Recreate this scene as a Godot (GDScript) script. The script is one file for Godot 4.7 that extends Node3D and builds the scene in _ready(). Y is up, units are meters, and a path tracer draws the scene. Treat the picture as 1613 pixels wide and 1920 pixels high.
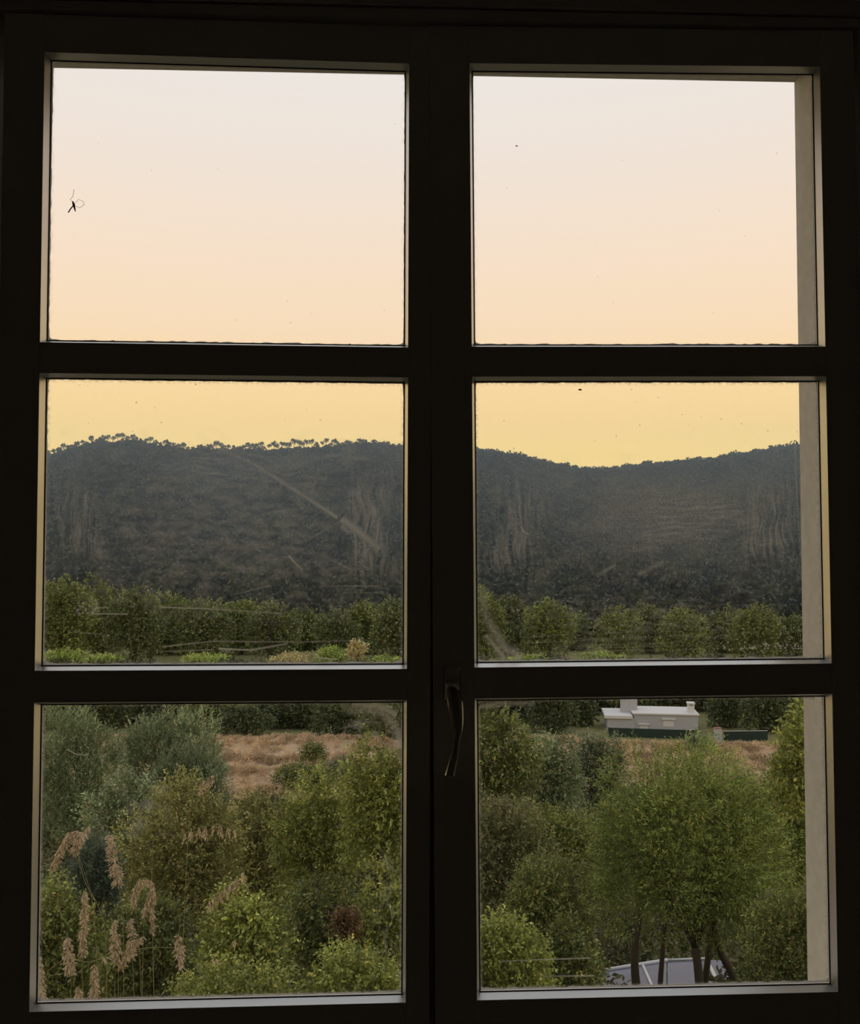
extends Node3D

# ---------------------------------------------------------------- camera numbers (image taken as 1613 x 1920)
const FOCAL := 1614.0
const EYE := Vector3(0.0, 0.0, 1.21)
const TURN := Vector3(1.6279, -2.3548, -0.1496)   # pitch, yaw, roll in degrees

var rng := RandomNumberGenerator.new()
var look: Basis
var names := {}
var M := {}

# ================================================================ small helpers
func numbered(called: String) -> String:
	if not names.has(called):
		names[called] = 0
		return called
	names[called] += 1
	return "%s_%03d" % [called, names[called]]

func tag(o: Node3D, label := "", category := "", group := "", kind := "") -> Node3D:
	if label: o.set_meta("label", label)
	if category: o.set_meta("category", category)
	if group: o.set_meta("group", group)
	if kind: o.set_meta("kind", kind)
	return o

func thing(called: String, at := Vector3.ZERO) -> Node3D:
	var o := Node3D.new()
	o.name = numbered(called)
	add_child(o)
	o.position = at
	return o

func part(called: String, mesh: Mesh, mat: Material, parent: Node3D) -> MeshInstance3D:
	var o := MeshInstance3D.new()
	o.mesh = mesh
	o.material_override = mat
	o.name = numbered(called) if parent == self else called
	o.cast_shadow = GeometryInstance3D.SHADOW_CASTING_SETTING_ON
	parent.add_child(o, true)
	return o

# the point seen at a pixel of the photograph, on the plane that lies so many metres beyond the window
func spot(u: float, v: float, away: float) -> Vector3:
	var d := look * Vector3((u - 806.5) / FOCAL, -(v - 960.0) / FOCAL, -1.0)
	return EYE + d * ((-away - EYE.z) / d.z)

func lin(r: float, g: float, b: float) -> Color:
	return Color(r, g, b)

func mat(albedo: Color, rough := 0.8, spec := 0.5) -> StandardMaterial3D:
	var m := StandardMaterial3D.new()
	m.albedo_color = albedo.linear_to_srgb()
	m.roughness = rough
	m.metallic_specular = spec
	return m

func noise(freq: float, seed_: int, oct := 4) -> FastNoiseLite:
	var n := FastNoiseLite.new()
	n.noise_type = FastNoiseLite.TYPE_SIMPLEX_SMOOTH
	n.frequency = freq
	n.seed = seed_
	n.fractal_octaves = oct
	return n

func noise_tex(freq: float, seed_: int, a: Color, b: Color, size := 512) -> NoiseTexture2D:
	var t := NoiseTexture2D.new()
	t.width = size
	t.height = size
	t.seamless = true
	t.noise = noise(freq, seed_, 5)
	var g := Gradient.new()
	g.set_color(0, a.linear_to_srgb())
	g.set_color(1, b.linear_to_srgb())
	t.color_ramp = g
	return t

func grained(a: Color, b: Color, freq: float, seed_: int, scale: float, rough := 0.9, relief := 0.0) -> StandardMaterial3D:
	var m := StandardMaterial3D.new()
	m.albedo_texture = noise_tex(freq, seed_, a, b)
	m.roughness = rough
	m.uv1_triplanar = true
	m.uv1_world_triplanar = true
	m.uv1_scale = Vector3.ONE * scale
	if relief > 0.0:
		m.heightmap_enabled = true
		m.heightmap_texture = m.albedo_texture
		m.heightmap_scale = relief
	return m

# ---------------------------------------------------------------- mesh helpers
func st_new() -> SurfaceTool:
	var st := SurfaceTool.new()
	st.begin(Mesh.PRIMITIVE_TRIANGLES)
	st.set_smooth_group(-1)
	return st

func quad(st: SurfaceTool, a: Vector3, b: Vector3, c: Vector3, d: Vector3) -> void:
	for p in [a, b, c, a, c, d]:
		st.add_vertex(p)

# box between two corners, with a small chamfer on every edge
func box(st: SurfaceTool, lo: Vector3, hi: Vector3, ch := 0.0) -> void:
	if ch <= 0.0:
		var p := []
		for i in 8:
			p.append(Vector3(hi.x if i & 1 else lo.x, hi.y if i & 2 else lo.y, hi.z if i & 4 else lo.z))
		quad(st, p[4], p[6], p[7], p[5]); quad(st, p[1], p[3], p[2], p[0])
		quad(st, p[0], p[2], p[6], p[4]); quad(st, p[5], p[7], p[3], p[1])
		quad(st, p[6], p[2], p[3], p[7]); quad(st, p[0], p[4], p[5], p[1])
		return
	var c := (lo + hi) * 0.5
	var h := (hi - lo) * 0.5
	var pts := []
	for sx in [-1, 1]:
		for sy in [-1, 1]:
			for sz in [-1, 1]:
				pts.append(c + Vector3(sx * (h.x - ch), sy * (h.y - ch), sz * h.z))
				pts.append(c + Vector3(sx * (h.x - ch), sy * h.y, sz * (h.z - ch)))
				pts.append(c + Vector3(sx * h.x, sy * (h.y - ch), sz * (h.z - ch)))
	hull(st, pts, c)

# faces of a chamfered box from its 24 points
func hull(st: SurfaceTool, p: Array, c: Vector3) -> void:
	var id := func(sx: int, sy: int, sz: int, k: int) -> Vector3: return p[(sx * 4 + sy * 2 + sz) * 3 + k]
	var faces := []
	for s in 2:
		faces.append([id.call(0, 0, s, 0), id.call(1, 0, s, 0), id.call(1, 1, s, 0), id.call(0, 1, s, 0)])
		faces.append([id.call(0, s, 0, 1), id.call(1, s, 0, 1), id.call(1, s, 1, 1), id.call(0, s, 1, 1)])
		faces.append([id.call(s, 0, 0, 2), id.call(s, 1, 0, 2), id.call(s, 1, 1, 2), id.call(s, 0, 1, 2)])
	for a in 2:
		for b in 2:
			faces.append([id.call(0, a, b, 0), id.call(1, a, b, 0), id.call(1, a, b, 1), id.call(0, a, b, 1)])
			faces.append([id.call(a, 0, b, 0), id.call(a, 1, b, 0), id.call(a, 1, b, 2), id.call(a, 0, b, 2)])
			faces.append([id.call(a, b, 0, 1), id.call(a, b, 1, 1), id.call(a, b, 1, 2), id.call(a, b, 0, 2)])
	for f in faces:
		face(st, f, c)
	for i in 8:
		face(st, [p[i * 3], p[i * 3 + 1], p[i * 3 + 2]], c)

# a flat face turned outwards from c (front faces run clockwise)
func face(st: SurfaceTool, f: Array, c: Vector3) -> void:
	var n: Vector3 = (f[1] - f[0]).cross(f[2] - f[0])
	var mid := Vector3.ZERO
	for q in f:
		mid += q
	mid /= f.size()
	if n.dot(mid - c) > 0.0:
		f.reverse()
	for i in range(1, f.size() - 1):
		st.add_vertex(f[0]); st.add_vertex(f[i]); st.add_vertex(f[i + 1])

func done(st: SurfaceTool) -> ArrayMesh:
	st.generate_normals()
	return st.commit()

# a tube along points; radii one per point; squash flattens the section along the second axis
func tube(st: SurfaceTool, pts: Array, radii: Array, sides := 6, squash := 1.0, smooth := true) -> void:
	st.set_smooth_group(0 if smooth else -1)
	var rings := []
	var up := Vector3(0.31, 0.2, 0.93)
	for i in pts.size():
		var a: Vector3 = pts[maxi(i - 1, 0)]
		var b: Vector3 = pts[mini(i + 1, pts.size() - 1)]
		var d := (b - a).normalized()
		var x := up.cross(d)
		if x.length() < 0.05:
			x = Vector3.RIGHT.cross(d)
		x = x.normalized()
		var y := d.cross(x).normalized()
		var ring := []
		for k in sides:
			var t := TAU * k / sides
			ring.append(pts[i] + (x * cos(t) + y * sin(t) * squash) * radii[i])
		rings.append(ring)
	for i in rings.size() - 1:
		for k in sides:
			var n := (k + 1) % sides
			quad(st, rings[i][k], rings[i][n], rings[i + 1][n], rings[i + 1][k])
	for e in [0, rings.size() - 1]:
		var c: Vector3 = pts[e]
		for k in sides:
			var n := (k + 1) % sides
			if e == 0:
				st.add_vertex(c); st.add_vertex(rings[e][n]); st.add_vertex(rings[e][k])
			else:
				st.add_vertex(c); st.add_vertex(rings[e][k]); st.add_vertex(rings[e][n])
	st.set_smooth_group(-1)

func curve(pts: Array, n: int) -> Array:
	var c := Curve3D.new()
	for i in pts.size():
		var a: Vector3 = pts[maxi(i - 1, 0)]
		var b: Vector3 = pts[mini(i + 1, pts.size() - 1)]
		var t := (b - a) / 6.0
		c.add_point(pts[i], -t, t)
	var out := []
	for i in n + 1:
		out.append(c.sample_baked(c.get_baked_length() * i / n))
	return out

# a mitred ring of a section round a rectangle; section points are (inwards, z)
func ring(st: SurfaceTool, x0: float, x1: float, y0: float, y1: float, section: Array) -> void:
	var corners := [[x0, y0, 1, 1], [x1, y0, -1, 1], [x1, y1, -1, -1], [x0, y1, 1, -1]]
	var mid := Vector2.ZERO
	for s in section:
		mid += s
	mid /= section.size()
	for e in 4:
		var a: Array = corners[e]
		var b: Array = corners[(e + 1) % 4]
		var inside := Vector3((a[0] + b[0]) * 0.5 + (a[2] + b[2]) * 0.5 * mid.x, (a[1] + b[1]) * 0.5 + (a[3] + b[3]) * 0.5 * mid.x, mid.y)
		for k in section.size():
			var s: Vector2 = section[k]
			var t: Vector2 = section[(k + 1) % section.size()]
			face(st, [Vector3(a[0] + a[2] * s.x, a[1] + a[3] * s.x, s.y), Vector3(b[0] + b[2] * s.x, b[1] + b[3] * s.x, s.y),
				Vector3(b[0] + b[2] * t.x, b[1] + b[3] * t.x, t.y), Vector3(a[0] + a[2] * t.x, a[1] + a[3] * t.x, t.y)], inside)

# ================================================================ terrain
func ground(x: float, away: float) -> float:
	var keys := [[-1.0, -6.2], [6.0, -6.4], [13.0, -8.6], [16.0, -9.6], [19.0, -13.0], [30.0, -16.5], [60.0, -23.0], [82.0, -26.0], [240.0, -26.0]]
	var y := -26.0
	if away < 240.0:
		for i in keys.size() - 1:
			if away <= keys[i + 1][0]:
				var t := clampf((away - keys[i][0]) / (keys[i + 1][0] - keys[i][0]), 0.0, 1.0)
				y = lerpf(keys[i][1], keys[i + 1][1], t * t * (3.0 - 2.0 * t) * 0.5 + t * 0.5)
				break
	return y

# the crest of the hill, read as columns and rows of the photograph
const CREST := [[-500, 905], [-200, 880], [0, 868], [88, 863], [130, 847], [180, 833], [240, 827], [290, 836], [345, 845], [365, 847], [400, 846], [480, 845], [540, 841], [600, 838], [680, 839], [760, 842], [830, 845], [890, 848], [940, 854],
	[1000, 864], [1050, 876], [1100, 884], [1140, 884], [1200, 880], [1260, 876], [1330, 868], [1400, 856], [1460, 848], [1510, 841], [1600, 830], [1800, 822], [2200, 840]]
const FAR := 700.0

func crest_row(u: float) -> float:
	for i in CREST.size() - 1:
		if u <= CREST[i + 1][0]:
			return lerpf(CREST[i][1], CREST[i + 1][1], clampf((u - CREST[i][0]) / float(CREST[i + 1][0] - CREST[i][0]), 0.0, 1.0))
	return CREST[-1][1]

func crest_col(x: float) -> float:
	var k := x / (FAR + EYE.z)
	return 740.0 + FOCAL * k * 1.002

func hill_y(x: float, away: float, bumps: FastNoiseLite) -> float:
	var u := crest_col(x * FAR / maxf(away, 250.0))
	var top := spot(u, crest_row(u), FAR).y
	var t := clampf((away - 235.0) / (FAR - 235.0), 0.0, 1.0)
	var s := pow(t, 1.25) * 0.65 + t * t * (3.0 - 2.0 * t) * 0.35
	var y := lerpf(-26.5, top, s)
	if away > FAR:
		y = top - (away - FAR) * 0.16
	return y + bumps.get_noise_2d(x, away) * 13.0 * sin(PI * t)

func sheet(x0: float, x1: float, d0: float, d1: float, nx: int, nd: int, height: Callable, power := 1.0, spread := 0.0) -> ArrayMesh:
	var v := PackedVector3Array()
	var idx := PackedInt32Array()
	for j in nd + 1:
		var away := lerpf(d0, d1, pow(float(j) / nd, power))
		for i in nx + 1:
			var x := lerpf(x0, x1, float(i) / nx) * (1.0 + spread * (away / d1 - 1.0))
			v.append(Vector3(x, height.call(x, away), -away))
	for j in nd:
		for i in nx:
			var a := j * (nx + 1) + i
			var b := a + nx + 1
			idx.append_array([a, b, b + 1, a, b + 1, a + 1])
	var st := SurfaceTool.new()
	var arr := []
	arr.resize(Mesh.ARRAY_MAX)
	arr[Mesh.ARRAY_VERTEX] = v
	arr[Mesh.ARRAY_INDEX] = idx
	var m := ArrayMesh.new()
	m.add_surface_from_arrays(Mesh.PRIMITIVE_TRIANGLES, arr)
	st.create_from(m, 0)
	st.generate_normals()
	return st.commit()

# ================================================================ foliage
# leaves set on shoots that leave rounded lumps; one mesh
func leafy(c: Vector3, r: Vector3, o: Dictionary) -> ArrayMesh:
	var lumps := []
	var nl: int = o.get("lumps", 12)
	var low: float = o.get("low", -0.85)
	for i in nl:
		var y := lerpf(low, 1.0, (i + rng.randf()) / nl)
		var a := i * 2.39996 + rng.randf() * 0.9
		var s := sqrt(maxf(0.0, 1.0 - y * y))
		var k := rng.randf_range(0.50, 0.72)
		var lr := rng.randf_range(0.30, 0.46)
		lumps.append([Vector3(cos(a) * s * k, y * k, sin(a) * s * k), lr, rng.randf_range(0.78, 1.22), rng.randf_range(-0.5, 0.5)])
	lumps.append([Vector3.ZERO, 0.62, 0.95, 0.0])
	var n: int = o.shoots
	var per: int = o.get("per", 7)
	var ll: float = o.leaf
	var lw: float = o.leaf * o.get("slim", 0.42)
	var sl: float = o.shoot
	var up: float = o.get("up", 0.4)
	var red: float = o.get("red", 1.0)
	var light: float = o.get("gain", 1.0)
	var along: float = o.get("along", 0.55)
	var pal: Array = o.pal
	var v := PackedVector3Array()
	var col := PackedColorArray()
	var idx := PackedInt32Array()
	v.resize(n * per * 4)
	col.resize(n * per * 4)
	idx.resize(n * per * 6)
	var at := 0
	var ai := 0
	for i in n:
		var L: Array = lumps[rng.randi() % lumps.size()]
		var y := rng.randf_range(-0.75, 1.0)
		var a := rng.randf() * TAU
		var s := sqrt(maxf(0.0, 1.0 - y * y))
		var q := Vector3(cos(a) * s, y, sin(a) * s)
		var rad: float = L[1] * sqrt(rng.randf_range(0.3, 1.0))
		var unit: Vector3 = L[0] + q * rad
		var p := c + unit * r
		var d := (q * 0.8 + unit * 0.5 + Vector3.UP * up + Vector3(rng.randf() - 0.5, rng.randf() - 0.5, rng.randf() - 0.5) * 0.9).normalized()
		var len := sl * rng.randf_range(0.45, 1.25)
		var tone: float = clampf(rng.randf() * 0.55 + 0.22 + L[3] * 0.5, 0.0, 1.0)
		var base: Color = pal[0].lerp(pal[1], tone)
		if rng.randf() < o.get("dry", 0.03):
			base = pal[2]
		var gain: float = L[2] * rng.randf_range(0.65, 1.4)
		for j in per:
			var t := (j + 0.6) / per
			var b := p + d * (len * t)
			var side := d.cross(Vector3(rng.randf() - 0.5, rng.randf() - 0.5, rng.randf() - 0.5)).normalized()
			var ld: Vector3 = (d * along + side + Vector3.UP * 0.1).normalized()
			var w := ld.cross(Vector3(rng.randf() - 0.5, rng.randf() - 0.5, rng.randf() - 0.5)).normalized() * (lw * 0.5)
			var lk := ll * rng.randf_range(0.65, 1.25)
			var m := b + ld * (lk * 0.45)
			v[at] = b
			v[at + 1] = m + w
			v[at + 2] = b + ld * lk + Vector3(0, -0.08 * lk, 0)
			v[at + 3] = m - w
			var g := gain * light * (0.62 + 0.8 * pow(rng.randf(), 1.6))
			var k := Color(base.r * g * red, base.g * g * 1.03, base.b * g)
			col[at] = k; col[at + 1] = k; col[at + 2] = k; col[at + 3] = k
			idx[ai] = at; idx[ai + 1] = at + 1; idx[ai + 2] = at + 2
			idx[ai + 3] = at; idx[ai + 4] = at + 2; idx[ai + 5] = at + 3
			at += 4
			ai += 6
	return packed(v, col, idx)

func packed(v: PackedVector3Array, col: PackedColorArray, idx: PackedInt32Array) -> ArrayMesh:
	var arr := []
	arr.resize(Mesh.ARRAY_MAX)
	arr[Mesh.ARRAY_VERTEX] = v
	arr[Mesh.ARRAY_COLOR] = col
	arr[Mesh.ARRAY_INDEX] = idx
	var m := ArrayMesh.new()
	m.add_surface_from_arrays(Mesh.PRIMITIVE_TRIANGLES, arr)
	return m

# a woody plant whose crown fills a rectangle of the photograph at a distance
func plant(called: String, label: String, category: String, group: String, u0: float, v0: float, u1: float, v1: float, away: float, o: Dictionary) -> Node3D:
	var mid := spot((u0 + u1) * 0.5, (v0 + v1) * 0.5, away)
	var s := (away + EYE.z) / FOCAL
	var deep: float = o.get("deep", 0.5)
	var r := Vector3((u1 - u0) * 0.5 * s, (v1 - v0) * 0.5 * s, (u1 - u0) * 0.5 * s * deep)
	var leaf: float = o.leafpx * s
	var shoot: float = o.get("shootpx", o.leafpx * 3.0) * s
	var foot := Vector3(mid.x, ground(mid.x, away), mid.z)
	var t := thing(called, foot)
	tag(t, label, category, group)
	var per: int = o.get("per", 7)
	var area := (u1 - u0) * (v1 - v0) * 0.8
	var n := int(area * o.get("cover", 3.4) * 1.7 / (o.leafpx * o.leafpx * o.get("slim", 0.42) * 0.62) / per)
	var given := o.duplicate()
	given.merge({"red": 0.96, "gain": 1.9, "leaf": leaf, "shoot": shoot, "shoots": n}, true)
	var c := mid - foot
	part("foliage", leafy(c, (r - Vector3.ONE * shoot * 0.35).max(r * 0.55), given), M.leaf, t)
	# trunk and boughs
	var st := st_new()
	var h := maxf(c.y, 0.5)
	var tr: float = o.get("trunk", maxf(0.03, r.x * 0.045))
	var lean := Vector3(rng.randf_range(-0.2, 0.2) * r.x, 0, rng.randf_range(-0.2, 0.2) * r.x)
	var fork := Vector3(lean.x * 0.5, maxf(0.25, h - r.y * 0.75), lean.z * 0.5)
	tube(st, curve([Vector3(0, -0.15, 0), fork * 0.5 + Vector3(0.06 * r.x, 0, 0), fork], 5), [tr * 1.3, tr * 1.1, tr, tr * 0.95, tr * 0.9, tr * 0.85], 7)
	part("trunk", done(st), M.bark, t)
	var nb: int = o.get("boughs", 7)
	var bs := st_new()
	for i in nb:
		var a := TAU * i / nb + rng.randf()
		var e := c + Vector3(cos(a) * r.x * 0.6, rng.randf_range(-0.1, 0.75) * r.y, sin(a) * r.z * 0.6)
		var m := fork.lerp(e, 0.5) + Vector3(0, 0.12 * r.y, 0)
		tube(bs, curve([fork, m, e], 4), [tr * 0.6, tr * 0.45, tr * 0.32, tr * 0.22, tr * 0.1], 5)
	part("branches", done(bs), M.bark, t)
	return t

# ================================================================ window
func pane_marks(w: int, h: int, seed_: int, paint: Callable) -> ImageTexture:
	var a := PackedFloat32Array()
	a.resize(w * h)
	paint.call(a, w, h)
	var n := noise(0.35, seed_, 3)
	var bytes := PackedByteArray()
	bytes.resize(w * h * 4)
	for y in h:
		for x in w:
			var i := y * w + x
			var k := a[i]
			if k > 0.0:
				k *= 1.25 + 0.7 * n.get_noise_2d(x, y)
			bytes[i * 4] = 236
			bytes[i * 4 + 1] = 232
			bytes[i * 4 + 2] = 224
			bytes[i * 4 + 3] = int(clampf(k, 0.0, 0.95) * 255.0)
	return ImageTexture.create_from_image(Image.create_from_data(w, h, false, Image.FORMAT_RGBA8, bytes))

# a dusty stroke between two points of the texture (pixels), soft across
func stroke(a: PackedFloat32Array, w: int, h: int, p: Vector2, q: Vector2, wide: float, k0: float, k1: float, ragged := 0.4) -> void:
	var lo := (p.min(q) - Vector2.ONE * wide * 2.0).floor()
	var hi := (p.max(q) + Vector2.ONE * wide * 2.0).ceil()
	var d := q - p
	var L := maxf(d.length(), 0.001)
	d /= L
	for y in range(maxi(int(lo.y), 0), mini(int(hi.y), h - 1) + 1):
		for x in range(maxi(int(lo.x), 0), mini(int(hi.x), w - 1) + 1):
			var e := Vector2(x, y) - p
			var t := e.dot(d) / L
			if t < 0.0 or t > 1.0:
				continue
			var s := absf(e.dot(Vector2(-d.y, d.x))) / wide
			if s > 1.6:
				continue
			var k := lerpf(k0, k1, t) * exp(-s * s * 1.6) * (1.0 - ragged + ragged * absf(sin(t * 37.0 + float(x * 7 + y * 13) * 0.11)))
			var i := y * w + x
			a[i] = maxf(a[i], k)

func arc(a: PackedFloat32Array, w: int, h: int, pts: Array, wide: float, k0: float, k1: float, ragged := 0.4) -> void:
	for i in pts.size() - 1:
		stroke(a, w, h, pts[i], pts[i + 1], wide, lerpf(k0, k1, float(i) / (pts.size() - 1)), lerpf(k0, k1, float(i + 1) / (pts.size() - 1)), ragged)

func dot(a: PackedFloat32Array, w: int, h: int, x: float, y: float, rad: float, k: float) -> void:
	for j in range(maxi(int(y - rad - 1), 0), mini(int(y + rad + 1), h - 1) + 1):
		for i in range(maxi(int(x - rad - 1), 0), mini(int(x + rad + 1), w - 1) + 1):
			var e := Vector2(i - x, j - y).length() / rad
			if e < 1.2:
				a[j * w + i] = maxf(a[j * w + i], k * clampf(1.4 - e, 0.0, 1.0))

func edge_dirt(a: PackedFloat32Array, w: int, h: int, k: float, reach: float, seed_: int) -> void:
	var n := noise(0.05, seed_, 4)
	for y in h:
		for x in w:
			var e := minf(minf(x, w - 1 - x), minf(y, h - 1 - y)) / reach
			if e < 1.0:
				var i := y * w + x
				a[i] = maxf(a[i], k * pow(1.0 - e, 2.0) * clampf(0.5 + n.get_noise_2d(x * 1.7, y * 1.7) * 0.9, 0.0, 1.0))

func specks(a: PackedFloat32Array, w: int, h: int, n: int, rad: float, k: float) -> void:
	for i in n:
		dot(a, w, h, rng.randf() * w, rng.randf() * h, rad * rng.randf_range(0.5, 1.3), k * rng.randf_range(0.4, 1.0))

# a vertical-streaked or wiped haze of dust; kx, ky set the grain's stretch
func film(a: PackedFloat32Array, w: int, h: int, lo: Vector2, hi: Vector2, k: float, kx: float, ky: float, seed_: int, cut := 0.0) -> void:
	var n := noise(1.0, seed_, 4)
	var wob := noise(0.012, seed_ + 500, 2)
	for y in range(maxi(int(lo.y), 0), mini(int(hi.y), h)):
		for x in range(maxi(int(lo.x), 0), mini(int(hi.x), w)):
			var fx := (x - lo.x) / (hi.x - lo.x)
			var fy := (y - lo.y) / (hi.y - lo.y)
			var b := wob.get_noise_2d(x, y)
			var edge := smoothstep(0.0, 0.42, minf(minf(fx, 1.0 - fx), minf(fy, 1.0 - fy)) + b * 0.16)
			var g := n.get_noise_2d((x + b * 9.0) * kx, (y + b * 7.0) * ky) - cut
			if g > 0.0:
				var i := y * w + x
				a[i] = minf(0.9, a[i] + k * 1.3 * g * edge)

# pane texture position of a pixel of the photograph, for the pane that shows the rectangle q (u0, v0, u1, v1)
func on(q: Array, w: int, h: int, u: float, v: float) -> Vector2:
	return Vector2((u - q[0]) / (q[2] - q[0]) * w, (v - q[1]) / (q[3] - q[1]) * h)

func dirt_texture(which: int) -> ImageTexture:
	var quads := [[88, 108, 757, 641], [88, 714, 758, 1246], [76, 1320, 757, 1876], [890, 134, 1528, 650], [890, 717, 1536, 1246], [893, 1312, 1548, 1868]]
	var q: Array = quads[which]
	var w := 680
	var h := 540
	if which in [0, 3]:
		w = 420
		h = 330
	return pane_marks(w, h, 40 + which, paint_marks.bind(which, q))

func paint_marks(a: PackedFloat32Array, ww: int, hh: int, which: int, q: Array) -> void:
	var P := func(u: float, v: float) -> Vector2: return on(q, ww, hh, u, v)
	match which:
		0:
			edge_dirt(a, ww, hh, 0.20, 5.0, 5)
			specks(a, ww, hh, 14, 1.0, 0.25)
		1:
			edge_dirt(a, ww, hh, 0.4, 9.0, 6)
			film(a, ww, hh, P.call(80, 840), P.call(210, 1100), 0.20, 0.10, 0.008, 11, -0.45)
			film(a, ww, hh, P.call(630, 820), P.call(770, 1120), 0.30, 0.11, 0.008, 12, -0.40)
			film(a, ww, hh, P.call(80, 800), P.call(765, 1180), 0.16, 0.02, 0.05, 13, -0.55)
			film(a, ww, hh, P.call(230, 825), P.call(690, 930), 0.20, 0.008, 0.16, 14, -0.2)
			arc(a, ww, hh, [P.call(400, 838), P.call(470, 868), P.call(545, 915), P.call(632, 970)], 6.0, 0.22, 0.42, 0.2)
			arc(a, ww, hh, [P.call(640, 972), P.call(680, 1003), P.call(714, 1030)], 11.0, 0.5, 0.4, 0.3)
			arc(a, ww, hh, [P.call(640, 985), P.call(655, 1000)], 7.0, 0.4, 0.3, 0.2)
			arc(a, ww, hh, [P.call(480, 876), P.call(560, 868), P.call(620, 852), P.call(690, 858)], 5.0, 0.18, 0.25, 0.4)
			arc(a, ww, hh, [P.call(450, 850), P.call(520, 860), P.call(640, 850)], 3.0, 0.2, 0.15, 0.4)
			arc(a, ww, hh, [P.call(430, 842), P.call(560, 878)], 2.5, 0.2, 0.1, 0.4)
			arc(a, ww, hh, [P.call(590, 900), P.call(578, 945), P.call(560, 990)], 1.6, 0.4, 0.1, 0.3)
			arc(a, ww, hh, [P.call(640, 975), P.call(590, 1005), P.call(560, 1020)], 2.0, 0.3, 0.15, 0.4)
			arc(a, ww, hh, [P.call(540, 1043), P.call(566, 1070)], 2.0, 0.75, 0.4, 0.3)
			arc(a, ww, hh, [P.call(448, 992), P.call(480, 1005), P.call(515, 1022)], 2.2, 0.3, 0.2, 0.5)
			arc(a, ww, hh, [P.call(600, 1040), P.call(660, 1070)], 4.0, 0.2, 0.3, 0.5)
			arc(a, ww, hh, [P.call(430, 1118), P.call(505, 1099)], 1.2, 0.25, 0.5, 0.3)
			arc(a, ww, hh, [P.call(600, 1100), P.call(715, 1100)], 2.0, 0.25, 0.3, 0.5)
			arc(a, ww, hh, [P.call(640, 1112), P.call(720, 1113)], 1.4, 0.2, 0.25, 0.5)
			arc(a, ww, hh, [P.call(300, 1139), P.call(400, 1143), P.call(530, 1152)], 1.7, 0.75, 0.35, 0.9)
			arc(a, ww, hh, [P.call(178, 1141), P.call(206, 1140)], 1.3, 0.7, 0.5, 0.5)
			arc(a, ww, hh, [P.call(170, 1151), P.call(240, 1152)], 1.3, 0.7, 0.7, 0.5)
			arc(a, ww, hh, [P.call(140, 1185), P.call(200, 1190)], 1.2, 0.4, 0.3, 0.6)
			arc(a, ww, hh, [P.call(305, 1213), P.call(400, 1203), P.call(560, 1205), P.call(690, 1202)], 1.4, 0.5, 0.2, 0.4)
			arc(a, ww, hh, [P.call(410, 1217), P.call(470, 1220), P.call(540, 1208)], 2.0, 0.8, 0.4, 0.6)
			arc(a, ww, hh, [P.call(300, 1222), P.call(400, 1219)], 1.2, 0.3, 0.4, 0.4)
			arc(a, ww, hh, [P.call(585, 1220), P.call(600, 1235), P.call(635, 1238)], 1.5, 0.7, 0.6, 0.5)
			for i in 42:
				var c: Vector2 = P.call(146 + rng.randf() * 40, 1150 - rng.randf() * 24)
				dot(a, ww, hh, c.x, c.y + rng.randf() * 8.0, rng.randf_range(0.7, 1.7), 0.8)
			for i in 20:
				var c2: Vector2 = P.call(545 + rng.randf() * 40, 1160 + rng.randf() * 28)
				dot(a, ww, hh, c2.x, c2.y, rng.randf_range(0.6, 1.3), 0.8)
			specks(a, ww, hh, 70, 1.3, 0.6)
		2:
			edge_dirt(a, ww, hh, 0.6, 7.0, 7)
			arc(a, ww, hh, [P.call(640, 1326), P.call(690, 1330), P.call(725, 1345), P.call(745, 1370), P.call(754, 1410)], 12.0, 0.3, 0.5, 0.5)
			arc(a, ww, hh, [P.call(660, 1322), P.call(715, 1328), P.call(745, 1345)], 9.0, 0.6, 0.7, 0.5)
			film(a, ww, hh, P.call(600, 1330), P.call(756, 1420), 0.5, 0.03, 0.05, 21, 0.0)
			film(a, ww, hh, P.call(700, 1560), P.call(757, 1870), 0.35, 0.09, 0.02, 22, 0.0)
			film(a, ww, hh, P.call(180, 1450), P.call(330, 1600), 0.3, 0.02, 0.02, 23, -0.1)
			arc(a, ww, hh, [P.call(120, 1405), P.call(140, 1415), P.call(160, 1416)], 1.3, 0.8, 0.6, 0.3)
			specks(a, ww, hh, 70, 1.3, 0.7)
		3:
			edge_dirt(a, ww, hh, 0.20, 5.0, 8)
			specks(a, ww, hh, 14, 1.0, 0.25)
		4:
			edge_dirt(a, ww, hh, 0.4, 9.0, 9)
			film(a, ww, hh, P.call(880, 840), P.call(1040, 1130), 0.22, 0.10, 0.008, 31, -0.40)
			film(a, ww, hh, P.call(940, 850), P.call(1510, 1120), 0.20, 0.25, 0.30, 32, -0.45)
			film(a, ww, hh, P.call(980, 868), P.call(1510, 1030), 0.26, 0.40, 0.55, 33, -0.2)
			film(a, ww, hh, P.call(1110, 900), P.call(1490, 1060), 0.20, 0.012, 0.10, 34, -0.2)
			film(a, ww, hh, P.call(1360, 840), P.call(1520, 1130), 0.28, 0.11, 0.008, 35, -0.40)
			film(a, ww, hh, P.call(880, 1090), P.call(1540, 1250), 0.14, 0.02, 0.1, 36, -0.3)
			arc(a, ww, hh, [P.call(1150, 962), P.call(1220, 948), P.call(1320, 948), P.call(1400, 975)], 5.0, 0.2, 0.3, 0.5)
			arc(a, ww, hh, [P.call(1170, 972), P.call(1260, 962), P.call(1340, 972)], 4.0, 0.2, 0.25, 0.5)
			arc(a, ww, hh, [P.call(1280, 1000), P.call(1335, 985)], 5.0, 0.3, 0.4, 0.5)
			arc(a, ww, hh, [P.call(1115, 1085), P.call(1150, 1065)], 4.0, 0.25, 0.4, 0.6)
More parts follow.
